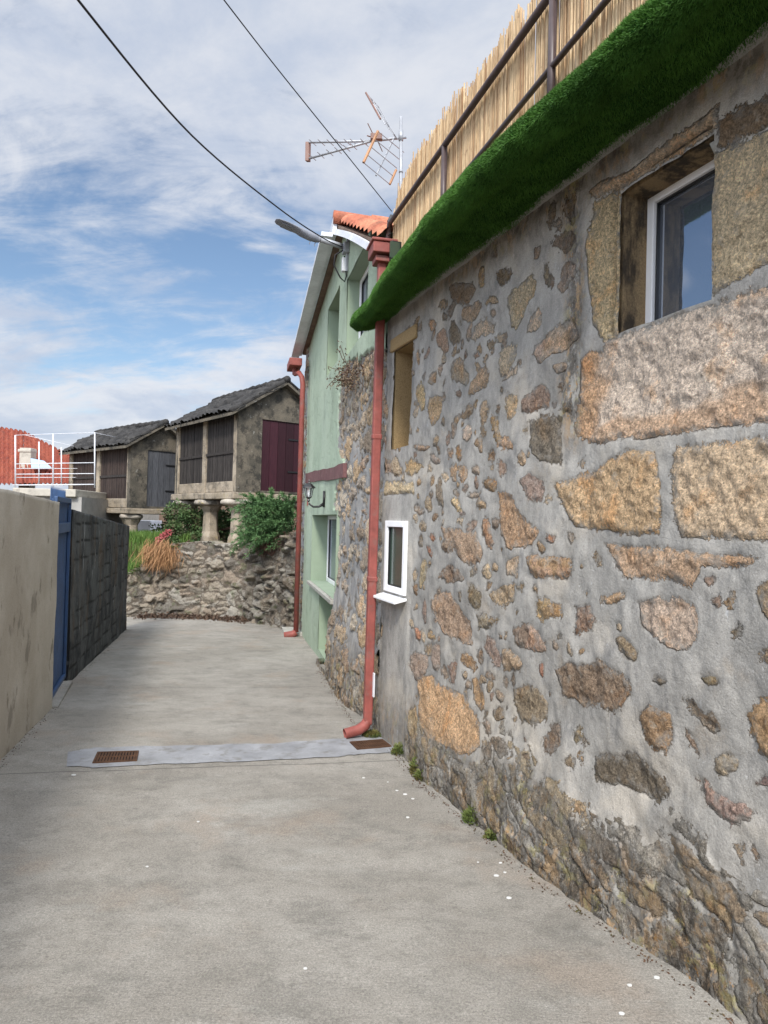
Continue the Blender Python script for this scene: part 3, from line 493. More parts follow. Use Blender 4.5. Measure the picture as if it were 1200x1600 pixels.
W1 = Plane((-.005, 5.95), (1.274, 2.438), -1)
W1.n = np.array([-abs(W1.n[0]), -abs(W1.n[1]), 0])
_win_l, _ = W1.px(969, 400); _win_r, _ = W1.px(1113, 330); WZ0, WZ1 = 2.47, 3.10
N_l, _ = W1.px(614, 620); N_r, _ = W1.px(643, 620); NZ0, NZ1 = 2.20, 3.02
S_l, _ = W1.px(605, 870); S_r, _ = W1.px(637, 870); SZ0, SZ1 = 1.03, 1.61
def axis(a, b, f, cuts):
    xs = [a]
    while xs[-1] < b: xs.append(xs[-1]+f(xs[-1]))
    xs = np.array(xs)
    for c in cuts: xs[np.argmin(abs(xs-c))] = c
    return xs
def build_near_wall(root):
    us = axis(0, 3.98, lambda u: .013 if u < 1.6 else (.010 if u < 2.6 else .0075), [_win_l, _win_r, N_l, N_r, S_l, S_r])
    vs = axis(-.34, 3.42, lambda v: .0085, [WZ0, WZ1, NZ0, NZ1, SZ0, SZ1]); nu, nv = len(us), len(vs)
    U, V = np.meshgrid(us, vs, indexing='ij'); sd = np.full(U.shape, -1.); idx = np.full(U.shape, -1)
    wu = (fbm(U*14, V*14, 1, 3)-.5)*.034+(fbm(U*42, V*42, 4, 2)-.5)*.012; wv = (fbm(U*14, V*14, 8, 3)-.5)*.034+(fbm(U*42, V*42, 6, 2)-.5)*.012
    cols = []; rnd = random.Random(3); allp = []
    for c, poly in STONES:
        P = [W1.px(x, y) for x, y in poly]; k = .5 if c in BLOCK else 1.; cols.append(np.array(PAL[c])*(1 if c in BLOCK else rnd.uniform(.82, 1.15))*np.array([1, rnd.uniform(.95, 1.04), rnd.uniform(.9, 1.1)]))
        polysd(P, U+wu*k, V+wv*k, sd, idx, len(cols)-1); allp.append(P)
    # small fillers in the gaps
    for q in range(620):
        u0, v0 = rnd.uniform(0, 3.9), rnd.uniform(.3, 3.2); i = np.searchsorted(us, u0); j = np.searchsorted(vs, v0)
        if i >= nu or j >= nv or sd[i, j] > (-.024 if u0 < 2.3 else -.045): continue
        if (_win_l-.25 < u0 and v0 > 1.5) or (u0 > 2.6 and q > 350): continue
        if S_l-.1 < u0 < S_r+.08 and v0 < 1.95: continue
        r = min(-sd[i, j]-.006, rnd.uniform(.013, .04)*(1.2 if u0 < 2. else .7)); P = ell(u0, v0, r*rnd.uniform(.8, 1.8), r, rnd.uniform(-.8, .8), 9, .2, rnd); cols.append(np.array(PAL[rnd.choice('tobgpst' if rnd.random() < .5 else 'tws')])*rnd.uniform(.7, 1.0)); polysd(P, U+wu*.5, V+wv*.5, sd, idx, len(cols)-1, .03)
    cols = np.array(cols); 
    # old rubble footing
    rub = [W1.px(x, y) for x, y in ((600, 1215), (636, 1150), (668, 1135), (700, 1165), (745, 1185), (775, 1168), (805, 1150), (860, 1200), (905, 1238), (960, 1262), (1010, 1300), (1060, 1288), (1110, 1302), (1140, 1370), (1180, 1415), (1240, 1440), (1260, 1900), (900, 1900))]
    rs = np.full(U.shape, -1.); ri = np.zeros(U.shape, int); polysd(rub, U+wu*2, V+wv*2, rs, ri, 0, 9)
    a = rad(-20); X2 = (U*math.cos(a)+V*math.sin(a)); Y2 = (-U*math.sin(a)+V*math.cos(a)); f1, f2, rid = worley(X2*3.6+fbm(U*4, V*4, 2)*1.8, Y2*10+fbm(U*4, V*4, 3)*2.4, 2)
    rsd = (f2-f1)*.08-.008-.05*(fbm(U*5, V*7, 18)-.45); rs = rs+(fbm(U*5, V*7, 19, 4, .6)-.5)*.32*sstep(.3, .0, rs); rt = sstep(-.02, .18, rs)
    inr = (rs > 0) & (sd < .004); pal = np.array([(.42, .31, .19), (.33, .285, .22), (.28, .255, .215), (.46, .37, .25), (.24, .205, .165), (.42, .38, .32), (.37, .28, .19)]); rc = pal[(rid*len(pal)).astype(int) % len(pal)]
    col = cols[np.clip(idx, 0, None)]; col = np.where((idx < 0)[..., None], np.array(PAL['t']), col)
    # big sill block has an ochre end
    bi = [i for i, (c, p) in enumerate(STONES) if c == 'B'][0]; ul = W1.px(900, 600)[0]; o = (idx == bi)*sstep(.30, .12, U-ul+(fbm(U*9, V*9, 5)-.5)*.22); o = np.maximum(o, (idx == bi)*sstep(.06, -.02, V-2.03+(U-ul)*-.02+(fbm(U*7, V*9, 9)-.5)*.22)*.7)
    col = col*(1-o[..., None])+np.array((.66, .42, .25))*o[..., None]
    col = np.where(inr[..., None], rc, col); sdf = np.where(inr, rsd, sd)
    stone = sstep(0, .028, sdf); rough = (fbm(U*26, V*26, 11, 4, .6)-.5)*.026+(fbm(U*9, V*9, 12, 2)-.5)*.02
    tilt = np.where(idx >= 0, (_lat[idx % 256, (idx*7) % 256]-.42)*.02, 0)
    h = (fbm(U*4, V*4, 13, 3)-.5)*.035+(fbm(U*16, V*13, 14, 3)-.5)*.012
    h = h+stone*(.001+rough*(1-.55*rt)+tilt*.6*(1-rt))-.0035*np.exp(-((sdf-.002)/.007)**2)
    h = h+rt*(.005+.012*(rid-.5)+(fbm(U*28, V*40, 15, 5, .7)-.5)*.016)
    # smooth patch round the little window, block dressings flatter
    sm = sstep(-.09, -.03, U-S_l)*sstep(.08, .03, U-S_r)*sstep(1.86, 1.78, V); h = h*(1-sm)+sm*.004; sdf = np.where(sm > .5, -.05, sdf)
    h = h+sstep(.75, -.1, V)*(.0+.085*sstep(.5, 1.2, U)*sstep(3.6, 2.6, U))
    h = h+(U-_win_l > -.34)*sstep(2.40, 2.47, V)*0
    grime = rt*sstep(-.0, .3, rs)*.72*(.5+1.0*fbm(U*3, V*4, 23)); grime = np.maximum(grime, sstep(.0, .9, fbm(U*2.2, V*1.3, 21)-.25)*.0)
    grime = np.maximum(grime, sstep(.13, .0, abs(U-(_win_l-.36)+.1*(fbm(U*0, V*3, 44)-.5)))*sstep(1.9, 2.2, V)*(.5+.9*fbm(U*4, V*2, 45))*.9)     # soot streak left of the window
    grime = np.maximum(grime, sstep(3.12, 3.3, V)*sstep(.3, 2.0, U)*.55*(1-sstep(.3, .1, abs(U-(_win_l+_win_r)/2-.0))*.5)); grime = np.maximum(grime, sstep(.35, -.05, V+GS*0)*.6*(1-sm*.5))  # first term paints shade below the turf ledge, second is dirt at the foot
    # chamfered jamb edge of the old window frame
    inop = lambda l, r, a, b: (us[:-1, None] >= l-1e-6) & (us[1:, None] <= r+1e-6) & (vs[None, :-1] >= a-1e-6) & (vs[None, 1:] <= b+1e-6)
    keep = ~(inop(_win_l, _win_r, WZ0, WZ1) | inop(N_l, N_r, NZ0, NZ1) | inop(S_l, S_r, SZ0, SZ1))
    mold = np.exp(-((U-_win_l+.045)/.014)**2)*((V > WZ0) & (V < WZ1+.05)); mold = np.maximum(mold, np.exp(-((V-WZ1-.045)/.013)**2)*((U > _win_l-.05) & (U < _win_r))); h = h-.034*mold
    P = W1.A+U[..., None]*W1.d+h[..., None]*W1.n; P[..., 2] = V
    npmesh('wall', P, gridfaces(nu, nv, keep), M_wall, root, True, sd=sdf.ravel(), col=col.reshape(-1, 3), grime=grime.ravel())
    m = MB()   # rest of the wall towards and behind the viewer, and the core behind the face
    m.obox(W1.P(3.97, -.4, -.03), W1.d*4.5, -W1.n*.5, (0, 0, 3.8)); m.build('side_wall', M_plast, root)
def reveals(pl, root, l, r, a, b, dep, mat, name='reveal', t=.05, pr_=-.02):
    m = MB(); D = -pl.n*dep
    # four linings, flush inside the opening
    for (u0, z0, du, dz) in ((l-t, a-t, t, b-a+2*t), (r, a-t, t, b-a+2*t)): m.obox(pl.P(u0, z0, pr_), pl.d*du, D, (0, 0, dz))
    for (z0, dz) in ((a-t, t), (b, t)): m.obox(pl.P(l, z0, pr_), pl.d*(r-l), D, (0, 0, dz))
    return m.build(name, mat, root, sub=3)
def window(pl, root, l, r, a, b, dep, fw=.045, glass=None, opening=False, mull=None):
    """PVC frame with pane at depth dep behind plane"""
    m = MB(); D = pl.n*.05
    for (u0, z0, du, dz) in ((l, a, fw, b-a), (r-fw, a, fw, b-a), (l+fw, a, r-l-2*fw, fw), (l+fw, b-fw, r-l-2*fw, fw)): m.obox(pl.P(u0, z0, -dep-.05), pl.d*du, D, (0, 0, dz))
    if mull: m.obox(pl.P(mull, a+fw, -dep-.045), pl.d*fw, D*.9, (0, 0, b-a-2*fw))
    f = m.build('window_frame', M_pvc, root, bevel=.004)
    m = MB(); q = fw-.004
    for (u0, z0, du, dz) in ((l+q, a+q, .012, b-a-2*q), (r-q-.012, a+q, .012, b-a-2*q), (l+q, a+q, r-l-2*q, .012), (l+q, b-q-.012, r-l-2*q, .012)): m.obox(pl.P(u0, z0, -dep-.045), pl.d*du, D*.55, (0, 0, dz))
    m.build('gasket', M_black, f)
    m = MB(); m.obox(pl.P(l+q, a+q, -dep-.045), pl.d*(r-l-2*q), D*.25, (0, 0, b-a-2*q)); m.build('pane', glass or M_glass, f)
    return f

stone_house = empty('stone_house', (W1.P(2, -.1)), 'granite rubble house with grey mortar and white window under the turf ledge', 'house')
build_near_wall(stone_house)
reveals(W1, stone_house, _win_l, _win_r, WZ0, WZ1, .30, M_soot, 'window_jamb')
window(W1, stone_house, _win_l-.01, _win_r+.30, WZ0-.01, WZ1+.02, .145, .05)
m = MB(); m.tube([W1.P(_win_l+.012, WZ0+.01+k*.06, -.165+.004*math.sin(k*2.1)) for k in range(9)], [.012+.005*math.sin(k*3.3) for k in range(9)], 6); m.build('sealing_foam', M_joint, stone_house, True)
m = MB(); m.tube([W1.P(_win_r-.03, WZ1-.01, -.03), W1.P(_win_r-.03, WZ1-.05, -.05)], [.016, .012], 10); m.build('drip_spout', M_sillst, stone_house, True)
reveals(W1, stone_house, N_l, N_r, NZ0, NZ1, .42, M_jamb, 'niche_jamb')
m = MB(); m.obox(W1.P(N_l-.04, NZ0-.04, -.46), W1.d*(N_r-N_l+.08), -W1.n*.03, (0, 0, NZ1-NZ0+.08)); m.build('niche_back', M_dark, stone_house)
m = MB(); m.obox(W1.P(N_l-.06, NZ1, -.01), W1.d*(N_r-N_l+.14), W1.n*.028, (0, 0, .11)); m.build('lintel', M_jamb, stone_house, bevel=.012, sub=3, wob=.012)
reveals(W1, stone_house, S_l, S_r, SZ0, SZ1, .1, M_plast, 'small_window_jamb')
sw = window(W1, stone_house, S_l, S_r, SZ0, SZ1, -.028, .05, M_glass2)
m = MB(); m.obox(W1.P(S_l-.05, SZ0-.035, -.02), W1.d*(S_r-S_l+.06), W1.n*.125+np.array([0, 0, -.03]), (0, 0, .02)); m.build('window_sill', M_pvc, stone_house, bevel=.004)
cu, cz = W1.px(597, 1068); m = MB(); m.obox(W1.P(cu-.05, cz-.1, .08), W1.d*.1, W1.n*.012, (0, 0, .2)); m.build('cover_plate', M_white, stone_house, bevel=.004)
m = MB(); m.obox(W1.P(-.02, 3.42, -.6), W1.d*8.2, W1.n*.80, (0, 0, -.10)); m.build('terrace_slab', M_plast, stone_house)
m = MB(); m.obox(W1.P(.02, -.6, -.5), W1.d*8, -W1.n*4, (0, 0, 3.9)); m.build('back_wall', M_plast, stone_house)

# ------------------------------------------------------------------ turf strip wrapped round the slab edge
def turf():
    edge = [atz(1022, 0, 3.44), atz(864, 150, 3.44), atz(694, 310, 3.44), atz(580, 460, 3.44), atz(556, 486, 3.44)]
    edge = [edge[0]+(edge[0]-edge[1])*5.]+edge; edge = [np.array([e[0], e[1]]) for e in edge]
    seg = [np.linalg.norm(edge[i+1]-edge[i]) for i in range(len(edge)-1)]; T = np.concatenate([[0], np.cumsum(seg)]); tot = T[-1]; E = np.array(edge)
    ns = 420; ts = np.linspace(0, tot, ns); ex = np.interp(ts, T, E[:, 0]); ey = np.interp(ts, T, E[:, 1])
    k = np.ones(21)/21; pad = lambda a: np.convolve(np.pad(a, 10, 'edge'), k, 'valid'); ex2, ey2 = pad(ex), pad(ey); ex2[-12:] = ex[-12:]; ey2[-12:] = ey[-12:]
    dx, dy = np.gradient(ex2), np.gradient(ey2); l = np.hypot(dx, dy); nx, ny = dy/l, -dx/l     # towards the lane?
    sgn = np.sign((nx*(-1)).mean()); nx, ny = nx*sgn, ny*sgn
    # distance of edge to wall plane
    dist = (ex2-W1.A[0])*W1.n[0]+(ey2-W1.A[1])*W1.n[1]
    prof = [(-1.06, 3.335), (-.8, 3.315), (-.5, 3.29), (-.2, 3.285), (-.08, 3.275), (0., 3.282), (.04, 3.305), (.06, 3.33), (.05, 3.38), (.02, 3.425), (-.03, 3.452), (-.12, 3.462), (-.45, 3.465), (-1.0, 3.465)]
    prof = np.array(prof); pt = np.linspace(0, len(prof)-1, 60); po = np.interp(pt, range(len(prof)), prof[:, 0]); pz = np.interp(pt, range(len(prof)), prof[:, 1])
    O = np.where(po[None] < 0, po[None]*dist[:, None]*.98, po[None]); Wb = (fbm(ts[:, None]*2.+0*pt, pt[None]*.12+0*ts[:, None], 31)-.5)*.085
    X = ex2[:, None]+nx[:, None]*(O+Wb); Y = ey2[:, None]+ny[:, None]*(O+Wb); Z = pz[None]+0*X+(fbm(ts[:, None]*1.5+0*pt, pt[None]*0+3., 33)-.5)*.03*(pz[None] < 3.45)
    V = np.stack([X, Y, Z], -1); F = gridfaces(ns, 60)
    t = empty('artificial_turf', (ex2[200], ey2[200], 3.25), 'thick green artificial turf wrapped along the terrace ledge over the stone house', 'turf')
    cap = np.array([[(ns-1)*60+j for j in range(60)]]); base = npmesh('backing', V, F, M_turfb, t, True)
    me = bpy.data.meshes.new('end'); me.from_pydata([tuple(map(float, p)) for p in V[-1]], [], [tuple(range(60))]); link(me, 'end_cap', M_turfb, t)
    # blades: one triangle each, growing out of the backing
    du = np.gradient(V, axis=0); dv = np.gradient(V, axis=1); Nn = np.cross(du, dv); Nn /= np.linalg.norm(Nn, axis=-1, keepdims=True)+1e-9
    mid = V.mean(axis=1, keepdims=True); s = np.sign(((V-mid)*Nn).sum()); Nn *= s
    i0 = int(ns*np.searchsorted(ts, 1.6)/ns); nb = 330000
    lo = np.searchsorted(ts, tot-6.2); 
    q = RNG.random(nb); ti = lo+(ns-1.001-lo)*(1-(1-q)**1.0); ti = lo+(ns-1.001-lo)*q**1.25; tj = 1+RNG.random(nb)*52
    ia = ti.astype(int); ja = tj.astype(int); fa = (ti-ia)[:, None]; fb = (tj-ja)[:, None]
    bl = lambda A: (A[ia, ja]*(1-fa)+A[ia+1, ja]*fa)*(1-fb)+(A[ia, ja+1]*(1-fa)+A[ia+1, ja+1]*fa)*fb
    Pb = bl(V); Nb = bl(Nn); 
    # end-cap blades
    ne = 9000; r1 = RNG.random(ne); r2 = RNG.random(ne); j = (r1*58).astype(int); A = V[-1][j]; c = V[-1].mean(0); Pe = A*(1-r2[:, None])+(A*[0, 0, 0]+V[-1][59-j])*r2[:, None]
    tn = np.array([dx[-1], dy[-1], 0])/l[-1]; tn = tn*np.sign(tn[1]); Pb = np.vstack([Pb, Pe]); Nb = np.vstack([Nb, np.tile(tn, (ne, 1))]); n = len(Pb)
    clump = fbm(Pb[:, 0]*9+Pb[:, 2]*11, Pb[:, 1]*9, 41, 3)*.6+fbm(Pb[:, 0]*2.2+Pb[:, 2]*5, Pb[:, 1]*2.2, 43, 3)*.4; clump = (clump-.5)*1.5+.5; ln = (.010+.010*RNG.random(n))*(.6+.9*clump); D = Nb*.8+RNG.normal(0, .42, (n, 3))+np.array([0, 0, -.28]); D /= np.linalg.norm(D, axis=1, keepdims=True)
    side = np.cross(D, RNG.normal(0, 1, (n, 3))); side /= np.linalg.norm(side, axis=1, keepdims=True)+1e-9; wd = .0017+.0008*RNG.random(n)
    VB = np.stack([Pb-side*wd[:, None]-Nb*.002, Pb+side*wd[:, None]-Nb*.002, Pb+D*ln[:, None]], 1).reshape(-1, 3); FB = np.arange(3*n).reshape(-1, 3)
    tone = np.clip(RNG.random(n)*.55+(clump-.5)*1.1+.22, 0, 1); tone3 = np.stack([tone*.4, tone*.4, tone], 1).ravel()
    npmesh('blades', VB, FB, M_turf, t, False, tone=tone3)
turf()

# ------------------------------------------------------------------ railing and reed screen
RA, RB = atz(854, 0, 4.15), atz(611, 346, 4.15); RD = RB-RA; RD[2] = 0; RL = np.linalg.norm(RD); RDn = RD/RL; RN = np.array([RDn[1], -RDn[0], 0]); RN *= np.sign(RN[0])   # away from the lane
def rp(px_, z, off=0.):    # point on the railing line as seen at px
    r = ray(*px_); n = RN; t = ((RA-EYE)@n)/(r@n); p = EYE+r*t; return np.array([p[0], p[1], z])+RN*off
rail = empty('terrace_railing', (*rp((696, 225), 0)[:2], 3.45), 'brown round steel railing with two rails standing on the turf ledge', 'railing')
far = RA-RDn*3.2
m = MB(); end = RB+RDn*.02; m.tube([far, RB-RDn*.05, end, end+RDn*.05+[0, 0, -.05], end+RDn*.06+[0, 0, -.75]], .021, 10); m.build('top_rail', M_rail, rail, True)
m = MB(); m.tube([np.array([*far[:2], 3.78]), np.array([*(RB+RDn*.0)[:2], 3.78])], .016, 10); m.build('lower_rail', M_rail, rail, True)
for px_ in ((863, 60), (694, 260)):
    p = rp(px_, 3.42); m = MB(); m.tube([p, p+[0, 0, .73]], .02, 10); m.tube([p+[0, 0, .005], p+[0, 0, .035]], .03, 10); m.build('post', M_rail, rail, True)
def reeds():
    m_v = []; m_f = []; tone = []; b = 0; L0 = 3.3+RL+.04
    n = 640
    for k in range(n*2):
        lay = k // n; s = (k % n)/n*L0+random.uniform(-.004, .004); r = random.uniform(.0038, .0068); base = RB+RDn*.035-RDn*s+RN*(.035+lay*.014+random.uniform(-.004, .004))
        sc_ = s % .78; top = 4.395+.045*math.sin(s*2.1)-.05*(sc_ < .06)+.05*(sc_/.78-.5)+random.uniform(-.04, .03)+(random.random() < .06)*random.uniform(.0, .06)-(.06 if s < .1 else 0)
        if lay and random.random() < .3: continue
        tl = random.uniform(-.012, .012); tt = min(1, max(0, random.gauss(.55, .25)-.2*lay)); nz = 5
        for z in range(nz):
            f = z/(nz-1); c = base+RDn*(tl*f+random.uniform(-.0012, .0012)); rr = r*(1-.25*f)
            for a in range(5):
                an = 2*math.pi*a/5; m_v.append(c+RDn*rr*math.cos(an)+RN*rr*math.sin(an)+np.array([0, 0, 0])); m_v[-1][2] = 3.43+(top-3.43)*f; tone.append(tt+.1*math.sin(f*17+k))
        for z in range(nz-1):
            for a in range(5):
                a2 = (a+1) % 5; m_f.append((b+z*5+a, b+z*5+a2, b+z*5+5+a2, b+z*5+5+a))
        b += nz*5
    o = npmesh('reed_screen', m_v, m_f, M_reed, None, False, tone=np.clip(tone, 0, 1)); tag(o, 'tan dried reed screen tied behind the brown terrace railing', 'reed screen')
reeds()

# ------------------------------------------------------------------ green house
G = Plane((-.0, 6.0), (-1.46, 12.75), 1)
G.n = np.array([-abs(G.n[0]), -abs(G.n[1]), 0])
def opx(x0, x1, yl): return sorted((G.px(x0, yl)[0], G.px(x1, yl)[0]))
gA = (*opx(515, 532.5, 520), G.px(515, 582)[1]*.5+G.px(533, 567)[1]*.5, G.px(515, 483)[1]*.5+G.px(533, 452)[1]*.5)
gB = (G.px(571, 480)[0]-.25, G.px(546, 480)[0], G.px(546, 556)[1], G.px(546, 440)[1])
gC = (G.px(522, 860)[0]-.3, G.px(489, 860)[0], G.px(489, 908)[1], G.px(489, 805)[1])
gD = (gC[0], G.px(501, 970)[0], G.px(501, 1016)[1], gC[2]-.07)
APX = G.px(540, 372); FARW = G.px(480, 562); NEARW = G.px(607, 403); LEN = G.len
green_house = empty('green_house', G.P(3, -.3), 'pale green gabled house with patches of bare stone and red tile roof', 'house')
def gable_z(u): u = np.asarray(u); return np.where(u > APX[0], APX[1]+(FARW[1]-APX[1])*(u-APX[0])/(FARW[0]-APX[0]), APX[1]+(NEARW[1]-APX[1])*(u-APX[0])/(NEARW[0]-APX[0]))
def build_green():
    us = axis(0, LEN, lambda u: .016 if u < 2.5 else .022, [gA[0], gA[1], gB[0], gB[1], gC[0], gC[1], gD[1]]); us[-1] = LEN
    vs = axis(-.56, 5.9, lambda v: .0135, [gA[2], gA[3], gB[2], gB[3], gC[2], gC[3], gD[2], gD[3]]); nu, nv = len(us), len(vs)
    U, V = np.meshgrid(us, vs, indexing='ij'); wu = (fbm(U*12, V*12, 51, 3)-.5); wv = (fbm(U*12, V*12, 52, 3)-.5)
    # bare stone area
    rg = [G.px(x, y) for x, y in ((620, 1200), (500, 1075), (507, 1045), (513, 1000), (515, 900), (518, 812), (524, 800), (527, 758), (541, 745), (541, 722), (531, 700), (532, 640), (536, 588), (545, 566), (566, 560), (600, 540), (640, 560))]
    ps = np.full(U.shape, -9.); pi = np.zeros(U.shape, int); polysd(rg, U+wu*.12, V+wv*.16, ps, pi, 0, 30.)
    far = sstep(LEN-.42, LEN-.3, U+wu*.1); plaster = np.where(U > LEN-1.2, -(U-(LEN-.38)+wu*.12), -ps); plaster = np.clip(plaster, -.3, .3); plaster = np.where(V > 4.45, .2, plaster) if False else plaster
    f1, f2, rid = worley(U*2.3+wu*.9, V*4.4+wv*.9, 5); sd = (f2-f1)*.12-.024-(.012)*(rid > .55)-.05*(rid > .88); pal = np.array([(.60, .47, .33), (.58, .42, .26), (.44, .36, .28), (.62, .53, .41), (.34, .27, .20), (.52, .37, .26), (.48, .39, .29)]); col = pal[(rid*997).astype(int) % len(pal)]
    big = far > .5; stone = sstep(0, .03, sd); h = (fbm(U*3, V*3, 55)-.5)*.04+stone*(.014+(fbm(U*24, V*24, 56, 4, .6)-.5)*.035)+(rid-.5)*.02*stone-.008*np.exp(-(sd/.012)**2)
    pm = sstep(-.004, .012, plaster); h = h*(1-pm)+pm*(.028+(fbm(U*1.4, V*1.4, 57)-.5)*.02)
    h = h+(1-pm)*(U < LEN-1.2)*sstep(1.2, -.3, V)*.13*sstep(.2, 1.2, U); h = h+(U > LEN-.36)*(.05+.02*wu)
    # band of bare beam is a separate part
    grime = (1-pm)*sstep(.5, -.1, V)*.7; grime = np.maximum(grime, (1-pm)*sstep(.5, 0, abs(V-3.05))*(U < 4)*.55)
    inop = lambda q: (us[:-1, None] >= q[0]-1e-6) & (us[1:, None] <= q[1]+1e-6) & (vs[None, :-1] >= q[2]-1e-6) & (vs[None, 1:] <= q[3]+1e-6)
    keep = ~(inop(gA) | inop(gB) | inop(gC) | inop(gD)); gzv = gable_z(us); keep &= (vs[None, :-1] < np.minimum(gzv[:-1], gzv[1:])[:, None]+.02)
    V2 = np.minimum(V, gzv[:, None]+.02); P = G.A+U[..., None]*G.d+h[..., None]*G.n; P[..., 2] = V2
    npmesh('wall', P, gridfaces(nu, nv, keep)[:, ::-1], M_green, green_house, True, sd=sd.ravel(), col=col.reshape(-1, 3), grime=grime.ravel(), plaster=plaster.ravel())
build_green()
for q, dep in ((gA, .34), (gB, .28), (gC, .34), (gD, .3)): reveals(G, green_house, *q, dep, M_gplast, 'reveal', .05, .024)
window(G, green_house, gA[0]-.05, gA[1]-.02, gA[2], gA[3], .26, .05, M_glass2)
window(G, green_house, gB[0]-.02, gB[1]+.0, gB[2], gB[3], .115, .05)
window(G, green_house, gC[0], gC[1]+.0, gC[2]+.0, gC[3], .225, .06)
m = MB(); m.obox(G.P(gD[0]-.03, gD[2]-.05, -.3), G.d*(gD[1]-gD[0]+.06), -G.n*.02, (0, 0, gD[3]-gD[2]+.1)); m.build('infill_panel', M_gplast, green_house)
m = MB(); m.obox(G.P(gC[0]-.05, gC[2]-.055, -.22), G.d*(gC[1]-gC[0]+.12), G.n*.30, (0, 0, .05)); m.build('window_sill', M_sillst, green_house, bevel=.006)
b0, b1 = G.px(542, 737), G.px(481, 748); m = MB(); n = 12
pts = [(b0[0]+(b1[0]-b0[0])*i/n, b0[1]+(b1[1]-b0[1])*i/n) for i in range(n+1)]; 
m.prism([G.P(u, z-.08+random.uniform(-.012, .012), .0) for u, z in pts]+[G.P(u, z+.09+random.uniform(-.012, .012), .0) for u, z in pts[::-1]], G.n*.045); m.build('beam', M_beam, green_house)
# core, so nothing is see-through
m = MB(); m.prism([G.P(.0, -.7, -.38), G.P(LEN-.01, -.7, -.38), G.P(LEN-.01, float(gable_z(LEN))-.02, -.38), G.P(APX[0], APX[1]-.02, -.38), G.P(.0, float(gable_z(0))-.02, -.38)], -G.n*5.6); m.build('back_wall', M_gplast, green_house)
m = MB(); m.obox(G.P(LEN-.012, -.7, .03), G.d*.02, -G.n*.40, (0, 0, float(gable_z(LEN))+.65)); m.build('corner_stones', M_post, green_house)
# roof
def barrel(root, name, A, B, C, D, mat, ntile, ncourse, amp=.035, seed=0, lift=.02, res=10, irregular=0.):
    """A-B eave line, D-C ridge line (A under D). Barrel tiles running down the slope."""
    A, B, C, D = map(np.array, (A, B, C, D)); nu = ntile*res+1; nv = ncourse*5+1
    a = np.linspace(0, 1, nu)[:, None]; b = np.linspace(0, 1, nv)[None]
    base = (A*(1-a[..., None])+B*a[..., None])*(1-b[..., None])+(D*(1-a[..., None])+C*a[..., None])*b[..., None]
    n = np.cross(B-A, D-A); n /= np.linalg.norm(n); n *= np.sign(n[2])
    ph = a*ntile; k = np.floor(ph); fr = ph-k; cr = b*ncourse; j = np.floor(cr); cf = cr-j; jit = _lat[(k.astype(int)+seed) & 255, (j.astype(int)*7+seed) & 255]
    prof = np.abs(np.sin(np.pi*(ph+0*b)))**.7; h = amp*prof+lift*(1-cf)+(jit-.5)*irregular; P = base+h[..., None]*n+((jit-.5)*irregular*.6)[..., None]*(B-A)/np.linalg.norm(B-A)
    if irregular: P = P+((fbm(a*6+0*b, b*3+0*a, seed+2)-.5)*irregular*2.5)[..., None]*n
    return npmesh(name, P, gridfaces(nu, nv), mat, root, False, tone=np.clip(jit*1.0, 0, 1).ravel())
OV = .10; apex = G.P(APX[0], APX[1]+.06, OV); fe_u = LEN+.12; fe_z = float(gable_z(fe_u)); farE = G.P(fe_u, fe_z+.05, OV); ne_u = -.05; nearE = G.P(ne_u, float(gable_z(ne_u))+.05, OV); BK = -G.n*6.2
roof_f = MB(); th = np.array([0, 0, .09])
for e in (farE, nearE):
    roof_f.hexa([e, apex, apex+BK, e+BK, e+th, apex+th, apex+BK+th, e+BK+th])
roof = roof_f.build('roof', M_soff, green_house)
barrel(roof, 'tiles', nearE+th*1.3+G.n*.0, nearE+th*1.3+BK, apex+BK+th*1.3, apex+th*1.3, M_tile, 24, 12, .075, 3, .05)
barrel(roof, 'tiles', farE+th*1.3, farE+th*1.3+BK, apex+BK+th*1.3, apex+th*1.3, M_tile, 24, 12, .075, 9, .05)
m = MB()
for k in range(13): m.tone = .3+.4*(k % 2); m.tube([apex+th*1.5+BK*(k/13)+G.n*.06+[0, 0, .045], apex+th*1.5+BK*((k+1.12)/13)+G.n*.06+[0, 0, .035]], [.085, .075], 8)
m.build('ridge_tiles', M_tile, roof, True)
# verge flashing: a curved zinc strip on the far slope, white board on the near slope
m = MB(); up = np.array([0, 0, 1.])
m.obox(farE+G.n*.012-up*.02, apex-farE+up*.0, G.n*.05, up*.2); m.obox(farE+G.n*.062-up*.06, apex-farE, G.n*.14, up*.05); m.build('verge_flashing', M_fl, roof)
pts = []
for i in range(11):
    f = i/10; p = apex*(1-f)+nearE*f; pts.append(p+G.n*.012+up*(.03*math.sin(f*math.pi)))
m = MB()
for i in range(10): m.hexa([pts[i]-up*.03, pts[i+1]-up*.03, pts[i+1]-up*.03+G.n*.045, pts[i]-up*.03+G.n*.045, pts[i]+up*.04, pts[i+1]+up*.04, pts[i+1]+up*.04+G.n*.03, pts[i]+up*.04+G.n*.03])
m.build('verge_board', M_fl, roof)
